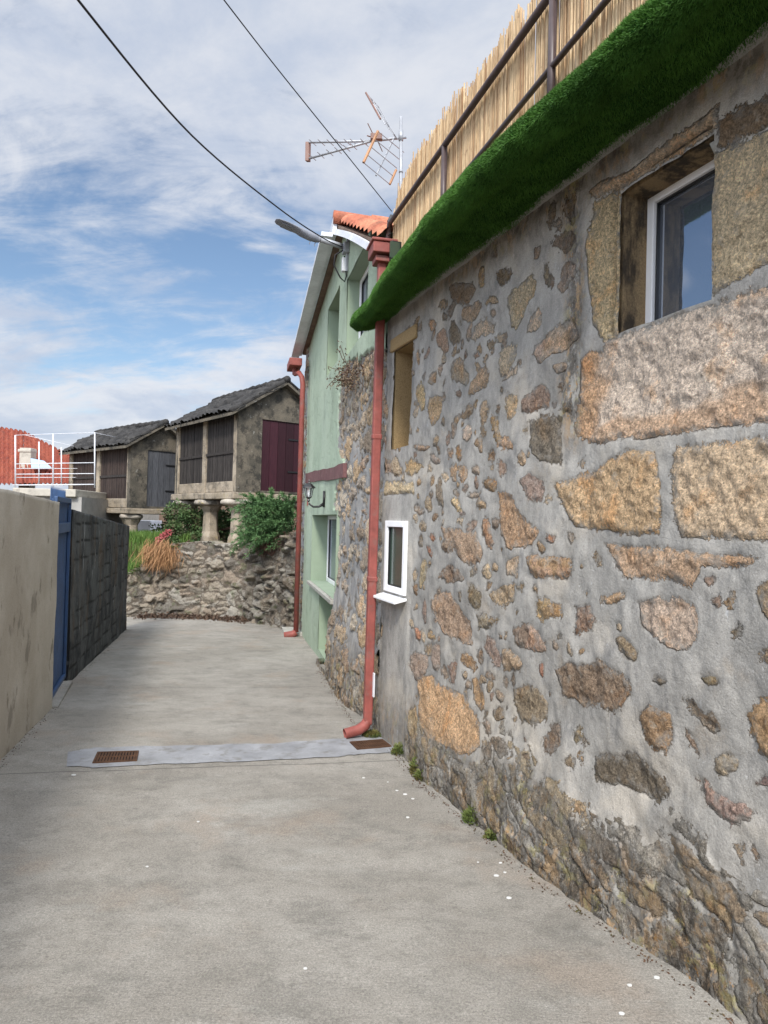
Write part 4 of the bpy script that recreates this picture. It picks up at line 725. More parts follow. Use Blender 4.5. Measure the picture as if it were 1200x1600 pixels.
# downpipes
def hopper_pipe(root, top, bot, prof_r, outlet, hop, name='downpipe'):
    m = MB(); w_ = prof_r
    def sq(p0, p1, k=1.):
        d = p1-p0; a = G.d*w_*k; b = G.n*w_*k; m.hexa([p0-a-b, p0+a-b, p0+a+b, p0-a+b, p1-a-b, p1+a-b, p1+a+b, p1-a+b])
    sq(bot+up*.06, top); 
    for z in (.32, .62): q = bot*(1-z)+top*z; sq(q-up*.025, q+up*.025, 1.16)
    p = m.build(name, M_pipe, root, bevel=.012)
    e = MB(); pts = [bot+up*.09, bot+up*.05+outlet*.12, bot+up*.02+outlet*.4, bot+outlet*.75+up*.008, bot+outlet]; rr = [w_*1.15, w_*1.28, w_*1.25, w_*1.2, w_*1.22]
    e.tube(pts, rr, 10, False); e.build('outlet_elbow', M_pipe, p, True); return p
p0 = G.px(597, 404, .10); pt = G.P(p0[0], p0[1], .10); pbp = onlane(571, 1124); pb = np.array([pt[0], pt[1], pbp[2]+.05]); d_ = pt-pb
# pipe runs on the house corner
_u = G.px(572, 1105)[0]; pb = G.P(p0[0], 0, .12); pb[2] = lz(pb[0], pb[1])+.05
dp = hopper_pipe(green_house, pt, pb, .036, np.array([-.185, -.07, -.005]), True)
# hopper box
m = MB(); c = pt+up*.06; a = G.d; 
m.obox(c-a*.12-G.n*.09-up*.05, a*.24, G.n*.19, up*.09); m.obox(c-a*.135-G.n*.105+up*.04, a*.27, G.n*.22, up*.025); m.obox(c-a*.08-G.n*.07-up*.11, a*.16, G.n*.14, up*.05)
m.build('hopper', M_pipe, dp, bevel=.008)
# far downpipe with offset bend
f0 = G.P(LEN-.66, 0, .15); fz = lz(f0[0], f0[1]); m = MB()
topz = G.px(478, 606)[1]; P_ = [np.array([f0[0], f0[1], fz+.08]), np.array([f0[0], f0[1], topz-.12]), np.array([f0[0], f0[1], topz])+G.n*.02, np.array([f0[0], f0[1], topz+.09])+G.n*.06+G.d*.1, np.array([f0[0], f0[1], topz+.1])+G.n*.12+G.d*.25]
m.tube(P_, .045, 10); fp = m.build('downpipe', M_pipe, green_house, True)
m = MB(); c = P_[-1]+up*.10; m.tube([P_[-1]-up*.02, c], .05, 8); m.obox(c-G.d*.25-G.n*.1, G.d*.6, G.n*.22, up*.13); m.build('gutter_end', M_pipe, fp, bevel=.01)
m = MB(); q = np.array([f0[0], f0[1], fz+.08]); m.tube([q, q-up*.04+G.n*.05, q-up*.06+G.n*.2], [.06, .065, .06], 10); m.build('outlet_elbow', M_pipe, fp, True)
m = MB(); q = G.P(LEN-.2, 0, .16); q[2] = lz(q[0], q[1]); m.box(q+up*.02, (.35, .7, .09), rad(12)); m.build('step_stone', M_sillst, green_house, bevel=.01)
s2 = G.px(485, 852)  # small red wall marker strip
mk = G.px(484.5, 781); m = MB(); m.obox(G.P(mk[0], mk[1]-.1, .03), G.d*.08, G.n*.012, (0, 0, .3)); m.build('marker_strip', M_pipe, green_house)

# ------------------------------------------------------------------ lantern
lw = G.px(511, 780); c = G.P(lw[0], lw[1], .03)
LAN = empty('wall_lantern', c, 'black iron coach lantern on a curved bracket beside the green house window', 'lantern')
K = .66
m = MB(); m.obox(c-G.d*.05*K-up*.17*K, G.d*.1*K, G.n*.025, up*.34*K); m.tube([c+(G.n*.02-up*.1)*K, c+(G.n*.12-up*.16)*K, c+(G.n*.24-up*.17)*K, c+(G.n*.34-up*.10)*K], [.024, .018, .014, .014], 8); m.build('bracket', M_black, LAN, True)
lc = c+G.n*.34*K+up*.06; q_ = lambda p: [(a*K, b*K) for a, b in p]; m = MB(); m.lathe(lc, q_([(.012, -.17), (.03, -.13), (.02, -.10), (.055, -.075), (.06, -.06)]), 6)
for k in range(6):
    a1 = 2*math.pi*k/6; m.tube([lc+np.array([.055*math.cos(a1), .055*math.sin(a1), -.06])*K, lc+np.array([.095*math.cos(a1), .095*math.sin(a1), .13])*K], .0055, 5)
m.lathe(lc, q_([(.10, .125), (.135, .13), (.13, .15), (.09, .19), (.05, .225), (.02, .235), (.012, .26), (.018, .28), (.004, .31)]), 6); body = m.build('cage', M_black, LAN)
def clear_mat():
    t = MT('lantern_glass', .08, .5); t.b.inputs['Alpha'].default_value = .35; return t.fin((.75, .78, .8))
m = MB(); m.lathe(lc, q_([(.05, -.058), (.088, .124)]), 6); m.build('lantern_glass', clear_mat(), LAN)
m = MB(); m.lathe(lc, q_([(.022, -.05), (.03, .0), (.026, .05), (.01, .07)]), 10); m.build('bulb', M_white, LAN, True)

# ------------------------------------------------------------------ street lamp
bu = G.px(549, 388); c = G.P(bu[0], bu[1], .03); SL = empty('street_lamp', c, 'grey cobra head street lamp on a short arm from the green gable', 'street lamp')
p1 = at(548, 383, 8.35+.0); base = c+G.n*.03; a0 = base+up*.0; a1 = at(500, 374, c[1]-.12); a2 = at(484, 369, c[1]-.16); a3 = at(463, 359, c[1]-.22); a4 = at(434, 346, c[1]-.30)
m = MB(); m.obox(c-G.d*.025-up*.28, G.d*.05, G.n*.03, up*.5); m.obox(c-G.d*.06-up*.07, G.d*.12, G.n*.07, up*.12); br = m.build('wall_bracket', M_gal, SL, bevel=.005)
m = MB(); m.tube([a0, a1], .032, 12); m.build('arm', M_gal, SL, True)
ax = (a4-a1); ax /= np.linalg.norm(ax); sd2 = np.cross(ax, up); sd2 /= np.linalg.norm(sd2); un = np.cross(sd2, ax)
def shell(p, w_, t_): return [p+sd2*w_*math.cos(a)+un*t_*math.sin(a) for a in [2*math.pi*k/16 for k in range(16)]]
m = MB(); secs = [(a1, .038, .038), (a1*.7+a2*.3, .046, .05), (a2, .06, .05), (a2*.4+a3*.6, .07, .048), (a3*.92+a2*.08, .085, .024), (a3*.5+a4*.5, .10, .016), (a4, .08, .010), (a4+ax*.03, .04, .004)]
b = 0
for q in secs: m.v += [tuple(p) for p in shell(*q)]; m.t += [.5]*16
for i in range(len(secs)-1):
    for k in range(16): m.f.append((i*16+k, i*16+(k+1) % 16, i*16+16+(k+1) % 16, i*16+16+k))
m.f.append(tuple(range(16))); m.f.append(tuple(range((len(secs)-1)*16, len(secs)*16))); hd = m.build('lamp_head', M_lampm, SL, True)
m = MB(); q0 = a3*.8+a4*.2-un*.016; m.obox(q0-sd2*.06, (a4-a3)*.6, sd2*.12, -un*.006); m.build('led_panel', M_lampm, hd)
m = MB()
for k in range(2): q = a2-un*.04-ax*(.02+.06*k); m = MB(); m.tube([q, q-un*.05], .005, 5); m.build('latch', M_lampm, hd)
lp = [c+G.n*.05-up*.02, c+G.n*.16-up*.10, c+G.n*.17-up*.22, c+G.n*.09-up*.36, c+G.n*.04-up*.40, c+G.n*.02-up*.33, c+G.n*.04-up*.2, c+G.n*.05-up*.1]
m = MB(); m.tube(lp, .009, 6); m.build('wiring', M_cable, SL, True); m = MB(); m.obox(c+G.n*.03-G.d*.02-up*.28, G.d*.07, G.n*.045, up*.16); m.build('junction_box', M_white, SL, bevel=.005)

# cables
def cable(pts, r, label):
    pts = [np.array(p) for p in pts]; out = []
    for i in range(len(pts)-1):
        p0 = pts[max(i-1, 0)]; p3 = pts[min(i+2, len(pts)-1)]
        for k in range(8): t = k/8; out.append(.5*((2*pts[i])+(-p0+pts[i+1])*t+(2*p0-5*pts[i]+4*pts[i+1]-p3)*t*t+(-p0+3*pts[i]-3*pts[i+1]+p3)*t**3))
    out.append(pts[-1]); m = MB(); m.tube(out, r, 6); return tag(m.build('overhead_cable', M_cable, None, True), label, 'cable')
cable([c+G.n*.06, at(505, 372, 7.7), at(435, 325, 6.8), at(300, 212, 5.3), at(122, 0, 3.7), at(40, -120, 3.1), at(-150, -420, 2.3)], .0072, 'thick black twisted overhead cable sagging down to the street lamp bracket')
cable([at(612, 330, 6.0), at(540, 240, 5.2), at(430, 103, 4.35), at(350, 0, 3.8), at(250, -130, 3.25), at(100, -330, 2.7)], .0036, 'thin straight overhead wire running to the railing corner')

# floodlight by the hopper
c = at(619, 393, 5.70); FLD = empty('floodlight', c, 'small black floodlight between the red hopper and the turf ledge', 'floodlight')
m = MB(); m.box(c, (.10, .06, .15), rad(20)); 
for k in range(5): m.box(c+np.array([.02, .045, -.06+k*.03]), (.09, .03, .008), rad(20))
m.build('housing', M_black, FLD, bevel=.008); m = MB(); m.box(c+np.array([-.012, -.034, 0]), (.085, .006, .13), rad(20)); m.build('lens', M_glass2, FLD); m = MB(); m.tube([c+[.02, .04, -.06], c+[.02, .05, -.25]], .012, 6); m.build('stem', M_black, FLD)
# wire anchor on the rail end
c = at(612, 336, 6.0); m = MB(); m.tube([c, c+[-.03, 0, -.06]], .012, 6); m.tube([c+[-.03, 0, -.06], c+[-.045, 0, -.20], RB+[0, 0, -.1]], .006, 5); tag(m.build('wire_anchor', M_black), 'black strain clamp holding the thin wire at the railing corner', 'clamp')

# ------------------------------------------------------------------ tv antenna
AY = 5.92
def az(x, y, Y=AY): return at(440+x/5, 100+y/5, Y)
base = az(928, 1450); AN = empty('tv_antenna', base, 'grey television antenna with orange tipped grid reflector on a mast', 'antenna')
m = MB(); m.tube([base, az(932, 900), az(932, 412)], [.014, .014, .0135], 10); m.tube([az(932, 600), az(932, 520)], .02, 10); m.tube([az(932, 850), az(932, 830)], .018, 10); m.build('mast', M_gal, AN, True)
m = MB(); m.tube([az(975, 573, 6.0), az(690, 602, 6.02)], .011, 8); m.tube([az(215, 612, 6.3), az(700, 602, 6.02)], .010, 8); m.tube([az(215, 738, 6.3), az(690, 606, 6.02)], .010, 8); m.build('boom', M_gal, AN, True)
m = MB(); m.obox(az(185, 605, 6.3), az(215, 605, 6.3)-az(185, 605, 6.3), np.array([.015, .03, 0]), az(182, 755, 6.3)-az(185, 605, 6.3)); m.build('end_cap', M_bplast, AN, bevel=.004)
m = MB()
def rod(x, y, l=28, Y=6.2): m.tube([az(x-l, y-l*.9, Y-.07), az(x+l, y+l*.9, Y+.07)], .0035, 5)
for i, x in enumerate((242, 310, 378, 447, 512, 562)): rod(x, 614-i*.8, 28, 6.3-.05*i)
for i, x in enumerate((240, 305, 375, 440, 507, 560, 650)): rod(x, 735-(x-215)*.265, 28, 6.3-.04*i)
rod(640, 606, 26, 6.05); m.build('director_rods', M_gal, AN)
m = MB(); m.box(az(740, 572, 6.0), (.10, .05, .05)); m.tube([az(720, 560, 6.), az(672, 462, 5.95)], .005, 5); m.tube([az(750, 600, 6.), az(788, 685, 6.05)], .005, 5); m.tube([az(668, 560, 5.95), az(700, 570, 6.)], .006, 5); m.build('dipole_box', M_bplast, AN, bevel=.005)
Y4 = {'tl': (752, 525, 5.75), 'bl': (640, 770, 5.65), 'br': (845, 940, 6.0), 'tr': (955, 690, 6.1)}
Q = {k: az(*v) for k, v in Y4.items()}
m = MB(); m.tube([Q['tl'], Q['bl']], .012, 6); m.build('reflector_end', M_orange, AN); m = MB(); m.tube([Q['tr']*.45+Q['br']*.55, Q['br']], .011, 6); m.build('reflector_end', M_orange, AN)
m = MB()
for k in range(5): f = k/4; m.tube([Q['tl']*(1-f)+Q['bl']*f, Q['tr']*(1-f)+Q['br']*f], .0035, 5)
m.tube([az(880, 575, 6.0), az(738, 872, 5.82)], .008, 6)
A_, B_, C_, D_ = az(658, 224, 5.65), az(772, 430, 5.55), az(905, 590, 6.0), az(760, 340, 6.05)
for k in range(5): f = k/4; m.tube([A_*(1-f)+D_*f*1+0*f, B_*(1-f)+C_*f], .0035, 5)
m.tube([A_, D_], .004, 5); m.tube([A_, C_], .006, 6); m.tube([D_, C_], .004, 5); m.build('grid_reflector', M_gal, AN)
m = MB(); m.tube([A_, B_], .008, 6); m.build('reflector_end', M_bplast, AN)

# ------------------------------------------------------------------ left: cream wall, blue gate, blackened block wall
LA, LB = gr(0, 1190), gr(82, 1105); LP = Plane(LA, LB, -1); LP.n = np.array([abs(LP.n[0]), abs(LP.n[1]), 0]) if LP.n[0] > 0 else -LP.n
def slabwall(name, pl, u0, u1, ztop, thick, mat, rel, res=.04, parent=None):
    us = np.linspace(u0, u1, max(2, int((u1-u0)/res))); nv = 70; b = np.linspace(0, 1, nv); U, Bv = np.meshgrid(us, b, indexing='ij')
    gY = pl.A[1]+pl.d[1]*U; zb = -GS*gY-.1; zt = ztop(U); Z = zb+(zt-zb)*Bv; h, tone = rel(U, Z); P = pl.A+U[..., None]*pl.d+h[..., None]*pl.n; P[..., 2] = Z
    n = len(us); V = P.reshape(-1, 3); bk = P[:, -1]-pl.n*thick; bb = P[:, 0]-pl.n*thick; V = np.vstack([V, bk, bb]); F = gridfaces(n, nv).tolist(); o1 = n*nv; o2 = o1+n
    for i in range(n-1): F.append([i*nv+nv-1, (i+1)*nv+nv-1, o1+i+1, o1+i]); F.append([o1+i, o1+i+1, o2+i+1, o2+i])
    me_v = V; q = npmesh(name, me_v, F, mat, parent, False, tone=np.concatenate([tone.ravel(), np.ones(2*n)]))
    me = bpy.data.meshes.new('ends'); vv = [tuple(map(float, p)) for p in P[0]]+[tuple(map(float, bb[0])), tuple(map(float, bk[0]))]; k = len(vv); vv2 = [tuple(map(float, p)) for p in P[-1]]+[tuple(map(float, bb[-1])), tuple(map(float, bk[-1]))]
    me.from_pydata(vv+vv2, [], [tuple(list(range(nv))+[nv+1, nv]), tuple([k+i for i in range(nv)]+[k+nv+1, k+nv])]); e = link(me, 'end_face', mat, q); return q
t0, t1 = LP.px(0, 765)[1], LP.px(82, 783)[1]; uend = LP.len+.0
cw = slabwall('garden_wall', LP, -8, uend, lambda U: t0+(t1-t0)*U/LP.len+(fbm(U*2, U*0, 61)-.5)*.02, .22, M_cream, lambda U, Z: ((fbm(U*1.2, Z*1.2, 62)-.5)*.03+(fbm(U*9, Z*9, 63)-.5)*.006, np.ones_like(U)), .05)
tag(cw, 'cream rendered garden wall with dark damp stains beside the blue gate', 'wall')
DA, DB = gr(106, 1069), gr(197, 983); DP = Plane(DA, DB, -1); DP.n = DP.n if DP.n[0] > 0 else -DP.n; d0, d1 = DP.px(106, 796)[1], DP.px(199, 822)[1]
def blockrel(U, Z):
    zz_ = (Z+GS*9)/.2; row = np.floor(zz_); uu = U/.42+.5*(row % 2); fu = np.abs(uu-np.round(uu))*.42; fz = np.abs(zz_-np.round(zz_))*.2; g = 1-(1-sstep(.003, .02, fz))*.95*sstep(.25, .5, fbm(U*2, Z*2, 68)); g = g-.3*(1-sstep(.003, .016, fu)); return -.006*(1-g)+(fbm(U*8, Z*8, 65)-.5)*.012+(fbm(U*1.5, Z*1.5, 66)-.5)*.03, g
bw = slabwall('block_wall', DP, -.02, DP.len, lambda U: d0+(d1-d0)*U/DP.len+(fbm(U*3, U*0, 67)-.5)*.025, .2, M_block, blockrel, .012)
tag(bw, 'blackened concrete block wall with pale drips past the blue gate', 'wall')
# gate
GA, GB = LP.P(LP.len+.01, 0, -.05), DP.P(-.03, 0, -.05); GP = Plane(GA, GB, -1); GP.n = GP.n if GP.n[0] > 0 else -GP.n; gl = GP.len; g0 = -GS*6.9+.06; g1 = GP.px(94, 780)[1]
gate = empty('blue_gate', GP.P(gl/2, g0), 'ribbed blue metal gate between the cream and the blackened wall', 'gate')
m = MB(); n = 17
pts = []
for i in range(n): u = gl*i/(n-1); w_ = gl/(n-1); pts += [(u, 0), (u+w_*.4, 0), (u+w_*.5, -.018), (u+w_*.9, -.018)]
pts = [(min(u, gl), h) for u, h in pts]
for i in range(len(pts)-1):
    (u0, h0), (u1, h1) = pts[i], pts[i+1]
    if u1-u0 > 1e-4: m.hexa([GP.P(u0, g0, h0-.004), GP.P(u1, g0, h1-.004), GP.P(u1, g0, h1), GP.P(u0, g0, h0), GP.P(u0, g1, h0-.004), GP.P(u1, g1, h1-.004), GP.P(u1, g1, h1), GP.P(u0, g1, h0)])
m.build('sheet_panel', M_blue, gate)
m = MB()
for (u0, z0, du, dz) in ((0, g0, .035, g1-g0+.02), (gl-.035, g0, .035, g1-g0+.02), (.035, g1-.03, gl-.07, .05), (.035, g0, gl-.07, .04)): m.obox(GP.P(u0, z0, .004), GP.d*du, GP.n*.03, (0, 0, dz))
m.build('gate_frame', M_blue, gate, bevel=.004)
z_ = GP.px(95, 832)[1]; z2 = GP.px(95, 817)[1]; m = MB(); m.obox(GP.P(.035, z_, .004), GP.d*(gl-.07), GP.n*.028, (0, 0, z2-z_)); m.build('lock_rail', M_blue, gate, bevel=.004)
m = MB()
for i in range(14): u = .03+(gl-.06)*i/13; m.tube([GP.P(u, g1-.02, -.03), GP.P(u, g1+.09, -.03), GP.P(u, g1+.12, -.03)], [.006, .006, .001], 6)
m.build('spikes', M_blue, gate)
m = MB(); q = (GA+GB)/2+GP.n*.0; m.obox(GP.P(-.02, g0-.13, -.2), GP.d*(gl+.04), GP.n*.30, (0, 0, .085)); m.build('threshold', M_conc, gate)

# ------------------------------------------------------------------ retaining wall, garden
path = np.array([(-10.5, 14.2), (-6.5, 14.35), (-5.25, 14.55), (-4.5, 14.75), (-3.6, 14.7), (-2.85, 14.42), (-2.2, 13.6), (-1.75, 12.95), (-1.5, 12.72)]); topz_ = np.array([.3, .35, .42, 1.0, 1.08, 1.05, 1.18, 1.36, 1.4])
def retaining():
    seg = np.hypot(*np.diff(path, axis=0).T); T = np.concatenate([[0], np.cumsum(seg)]); us = np.arange(0, T[-1], .02); nv = 130
    x = np.interp(us, T, path[:, 0]); y = np.interp(us, T, path[:, 1]); zt = np.interp(us, T, topz_)+(fbm(us*3.5, us*0, 71)-.5)*.16+(fbm(us*11, us*0, 72)-.5)*.08
    dx, dy = np.gradient(x), np.gradient(y); l = np.hypot(dx, dy); nx, ny = dy/l, -dx/l; k = np.ones(25)/25; nx = np.convolve(np.pad(nx, 12, 'edge'), k, 'valid'); ny = np.convolve(np.pad(ny, 12, 'edge'), k, 'valid')
    B = np.linspace(0, 1, nv); U, BB = np.meshgrid(us, B, indexing='ij'); Z = -.62+(zt[:, None]+.62)*BB; wu = fbm(U*4, Z*4, 73)-.5; wv = fbm(U*4, Z*4, 74)-.5
    f1, f2, rid = worley(U*2.1+wu*1.3, Z*3.9+wv*1.3, 3); f1b, f2b, ridb = worley(U*4.6+wu*1.5, Z*7.6+wv*1.5, 9); mixm = fbm(U*1.2, Z*1.2, 75) > .5; d = np.where(mixm, f2-f1, (f2b-f1b)*.6); r = np.where(mixm, rid, ridb)
    sd = d*.14-.012; st = sstep(0, .07, sd); wild = sstep(-3.1, -2.2, x)[:, None]+0*U; h = st*(.05+.10*(r-.3)*(1+wild*1.8))+(fbm(U*12, Z*12, 76, 4, .6)-.5)*.08-.15*BB*.5
    P = np.stack([x[:, None]+nx[:, None]*h, y[:, None]+ny[:, None]*h, Z], -1); pal = np.array([(.33, .285, .225), (.37, .31, .24), (.25, .22, .18), (.30, .245, .19), (.18, .16, .135), (.38, .35, .30)]); col = pal[(r*991).astype(int) % 6]*(.80-.28*wild[..., None])
    n = len(us); V = np.vstack([P.reshape(-1, 3), P[:, -1]+np.stack([-nx*.6, -ny*.6, 0*nx], -1)]); F = gridfaces(n, nv).tolist(); o1 = n*nv
    for i in range(n-1): F.append([i*nv+nv-1, (i+1)*nv+nv-1, o1+i+1, o1+i])
    tag(npmesh('retaining_wall', V, F, M_rubble, None, False, sd=np.concatenate([sd.ravel(), np.ones(n)]), col=np.vstack([col.reshape(-1, 3), np.tile((.2, .17, .12), (n, 1))])), 'rough fieldstone retaining wall below the two raised granaries', 'retaining wall')
retaining()
def garden():
    xs = np.linspace(-16, -1.2, 90); ys = np.linspace(12.7, 34, 110); X, Y = np.meshgrid(xs, ys, indexing='ij'); fy = np.interp(X, path[:, 0], path[:, 1]); ft = np.interp(X, path[:, 0], topz_)
    back = Y-fy-.25; Z = ft-.06+(1.02-ft)*sstep(0, 1.6, back)*(X < -4.2)+(fbm(X, Y, 81)-.5)*.12; Z = np.where(X < -4.4, np.minimum(Z, .98), Z); keepv = back > -.05; k = keepv[:-1, :-1] & keepv[1:, 1:] & keepv[1:, :-1] & keepv[:-1, 1:]
    struct(npmesh('garden_soil', np.stack([X, Y, Z], -1), gridfaces(90, 110, k), M_soil, smooth=True), 'raised earth garden behind the fieldstone wall')
garden()
def gard_z(x, y):
    fy = np.interp(x, path[:, 0], path[:, 1]); ft = np.interp(x, path[:, 0], topz_); b = y-fy-.25; z = ft-.06+((1.02-ft)*sstep(0, 1.6, b) if x < -4.2 else 0); return float(min(z, .98) if x < -4.4 else z)
# litter along the foot
LITTER = []
# ------------------------------------------------------------------ granaries
def granary(C, azs, L_, W_, zb, ze, za, zg, label, name_door_mat, slatm, pillars_n, door_cap=True, beam=True, seed=0):
    """C near corner (ground plan), side runs along azimuth azs to the left/back, front along the perpendicular"""
    C = np.array([C[0], C[1], 0.]); s = np.array([math.sin(azs), math.cos(azs), 0]); f = np.array([math.cos(azs), -math.sin(azs), 0]); 
    R = empty('raised_granary', C+up*zg, label, 'granary', 'old stone granaries on pillars'); H = ze-zb; P = lambda a, b, z: C+s*a+f*b+up*z
    m = MB(); m.obox(P(-.08, -.08, zb-.16), s*(L_+.16), f*(W_+.16), up*.15); m.build('base_slab', M_post, R, bevel=.02, sub=2, wob=.03)
    nb = 2
    for side in (0, 1):
        b0 = 0 if side == 0 else W_-.16
        for k in range(nb+1): m = MB(); a = (L_-.18)*k/nb; m.obox(P(a, b0, zb-.01), s*.18, f*.16, up*(H+.01)); m.build('stone_post', M_post, R, bevel=.012, sub=2, wob=.02)
        for k in range(nb):
            a = (L_-.18)*k/nb+.18; w_ = (L_-.18)/nb-.18; m = MB(); m.obox(P(a, b0+.02, zb), s*w_, f*.12, up*.24); m.build('sill_stone', M_post, R, bevel=.015, sub=2, wob=.02)
            m = MB(); n = 22
            for j in range(n): m.tone = random.random(); m.obox(P(a+w_*j/n+.006, b0+.04+random.uniform(0, .008), zb+.24), s*(w_/n-.012), f*.03, up*(H-.24))
            sl = m.build('slat_panel', slatm, R)
            m = MB(); m.obox(P(a, b0+.015, zb+.24+(H-.24)*.42), s*w_, f*.02, up*.06); m.build('batten', M_slat, sl)
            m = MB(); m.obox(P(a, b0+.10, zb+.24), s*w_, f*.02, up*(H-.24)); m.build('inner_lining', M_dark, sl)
    # gable end walls
    for a0, t in ((-.03, .16), (L_-.13, .16)):
        m = MB(); dw0, dw1 = W_*.27, W_*.84; dh = H*.965
        m.obox(P(a0, .0, zb), s*t, f*dw0, up*H); m.obox(P(a0, dw1, zb), s*t, f*(W_-dw1), up*H); m.obox(P(a0, dw0, zb), s*t, f*(dw1-dw0), up*.05); m.obox(P(a0, dw0, zb+dh), s*t, f*(dw1-dw0), up*(H-dh))
        m.prism([P(a0, -.06, ze), P(a0, W_+.06, ze), P(a0, W_/2, za)], s*t); m.build('gable_wall', M_gable, R, sub=1)
        if a0 < 0:
            m = MB(); n = 6
            for j in range(n): m.tone = random.random(); m.obox(P(a0+.03, dw0+(dw1-dw0)*j/n+.004, zb+.05), s*.04, f*((dw1-dw0)/n-.008), up*(dh-.05))
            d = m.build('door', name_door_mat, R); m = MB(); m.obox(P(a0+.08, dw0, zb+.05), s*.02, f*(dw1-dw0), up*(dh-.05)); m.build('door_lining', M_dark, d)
            for z in (.3, .75): m = MB(); m.obox(P(a0+.012, dw1-(dw1-dw0)*.45, zb+dh*z), s*.015, f*(dw1-dw0)*.45, up*.035); m.build('hinge_strap', M_black, d)
    # roof
    e1, e2 = P(-.22, -.24, ze-.02), P(L_+.2, -.24, ze-.02); g1_, g2_ = P(-.22, W_+.24, ze-.02), P(L_+.2, W_+.24, ze-.02); r1, r2 = P(-.22, W_/2, za+.05), P(L_+.2, W_/2, za+.05)
    m = MB(); th = up*-.06; 
    for a, b, c_, d in ((e1, e2, r2, r1), (g1_, g2_, r2, r1)): m.hexa([a+th, b+th, c_+th, d+th, a, b, c_, d])
    rf = m.build('roof', M_gable, R)
    nt = int(L_*5.2); barrel(rf, 'tiles', e1+up*.012, e2+up*.012, r2+up*.012, r1+up*.012, M_oldtile, nt, 8, .045, 21+seed, .03, 8, .06); barrel(rf, 'tiles', g1_+up*.012, g2_+up*.012, r2+up*.012, r1+up*.012, M_oldtile, nt, 8, .055, 31+seed, .03, 8, .035)
    m = MB()
    for k in range(12): m.tone = random.random(); q0 = r1*(1-k/12)+r2*k/12; q1 = r1*(1-(k+1.1)/12)+r2*(k+1.1)/12; m.tube([q0+up*(.045+random.uniform(-.01, .015)), q1+up*.035], [.085, .07], 8)
    for (u0, u1) in ((e1, r1), (g1_, r1)):
        for k in range(5): m.tone = random.random(); q0 = u0*(1-k/5)+u1*k/5; q1 = u0*(1-(k+1.1)/5)+u1*(k+1.1)/5; m.tube([q0+up*.03+s*.06, q1+up*.04+s*.06], [.065, .055], 7)
    m.build('ridge_tiles', M_oldtile, rf, True)
    for (a, b, capr) in pillars_n:
        q = P(a, b, 0); z0 = zg-.1; z1 = zb-.16; m = MB(); h1 = z1-.14; r = .16
        def ringsq(z, r_): return [q+s*x*r_+f*y*r_+up*z for x, y in ((-1, -.55), (-.55, -1), (.55, -1), (1, -.55), (1, .55), (.55, 1), (-.55, 1), (-1, .55))]
        zs = [(z0, r*1.35), (z0+.22, r*1.25), (z0+.34, r), (h1-.16, r*.92), (h1-.02, r*1.35), (h1, r*1.4)]; b0 = 0
        for z, rr in zs: m.v += [tuple(p) for p in ringsq(z, rr)]; m.t += [.5]*8
        for i in range(len(zs)-1):
            for k in range(8): m.f.append((i*8+k, i*8+(k+1) % 8, i*8+8+(k+1) % 8, i*8+8+k))
        m.f.append(tuple(range(8))); m.f.append(tuple(range(40, 48))); pl_ = m.build('pillar', M_post, R)
        m = MB(); m.lathe(q+up*h1, [(capr*.8, 0), (capr*.98, .03), (capr, .07), (capr*.93, .115), (capr*.7, .14)], 22); m.build('stone_cap', M_cap, pl_, True, wob=.02)
    return P
C2 = at(370, 700, 15.25); a2z = lambda x, y, Y: float(at(x, y, Y)[2])
granary(C2, rad(-38), 3.5, 2.2, a2z(370, 768, 15.25), a2z(370, 646, 15.25), a2z(440, 603, 16.0), 1.02, 'larger raised stone granary with maroon door, nearest the green house', M_red, M_slat, [(.25, .22, .42), (.25, 1.95, .42), (1.75, .22, .40), (1.75, 1.95, .4), (3.2, .22, .36), (3.2, 1.95, .36)])
C1 = at(203, 740, 18.2)
granary(C1, rad(-47), 3.75, 1.75, a2z(203, 793, 18.2), a2z(203, 697, 18.2), a2z(250, 666, 18.9), .8, 'smaller raised stone granary with grey board door, behind the blackened wall', M_greydoor, M_gslat, [(.25, .2, .3), (.25, 1.5, .3), (3.4, .2, .3), (3.4, 1.5, .3)], seed=5)

# ------------------------------------------------------------------ plants
def leaves(name, mat, pts, dirs, ln, wd, parent=None, tone=None, fold=True):
    n = len(pts); D = dirs/(np.linalg.norm(dirs, axis=1, keepdims=True)+1e-9); S = np.cross(D, RNG.normal(0, 1, (n, 3))); S /= np.linalg.norm(S, axis=1, keepdims=True)+1e-9
    ln = np.broadcast_to(ln, n)[:, None]; wd = np.broadcast_to(wd, n)[:, None]; V = np.stack([pts, pts+D*ln*.45+S*wd, pts+D*ln, pts+D*ln*.45-S*wd], 1).reshape(-1, 3); F = np.arange(4*n).reshape(-1, 4)
    tn = RNG.random(n) if tone is None else tone; return npmesh(name, V, F, mat, parent, False, tone=np.clip(np.repeat(tn, 4), 0, 1))
def tuft(c, r, h, n, mat, name, label, cat, group=None, lw=.006, ll=.05, flat=1.):
    a = RNG.random(n)*6.283; q = np.sqrt(RNG.random(n))*r; z = RNG.random(n)**.8*h*(1-(q/r)**2*.7); P = np.stack([c[0]+q*np.cos(a), c[1]+q*np.sin(a)*flat, c[2]+z], 1); D = np.stack([np.cos(a)*.8, np.sin(a)*.8, .7+0*a], 1)+RNG.normal(0, .35, (n, 3))
    o = leaves(name, mat, P, D, ll*(.6+.8*RNG.random(n)), lw, None, .15+.6*z/h+RNG.random(n)*.3); return tag(o, label, cat, group)
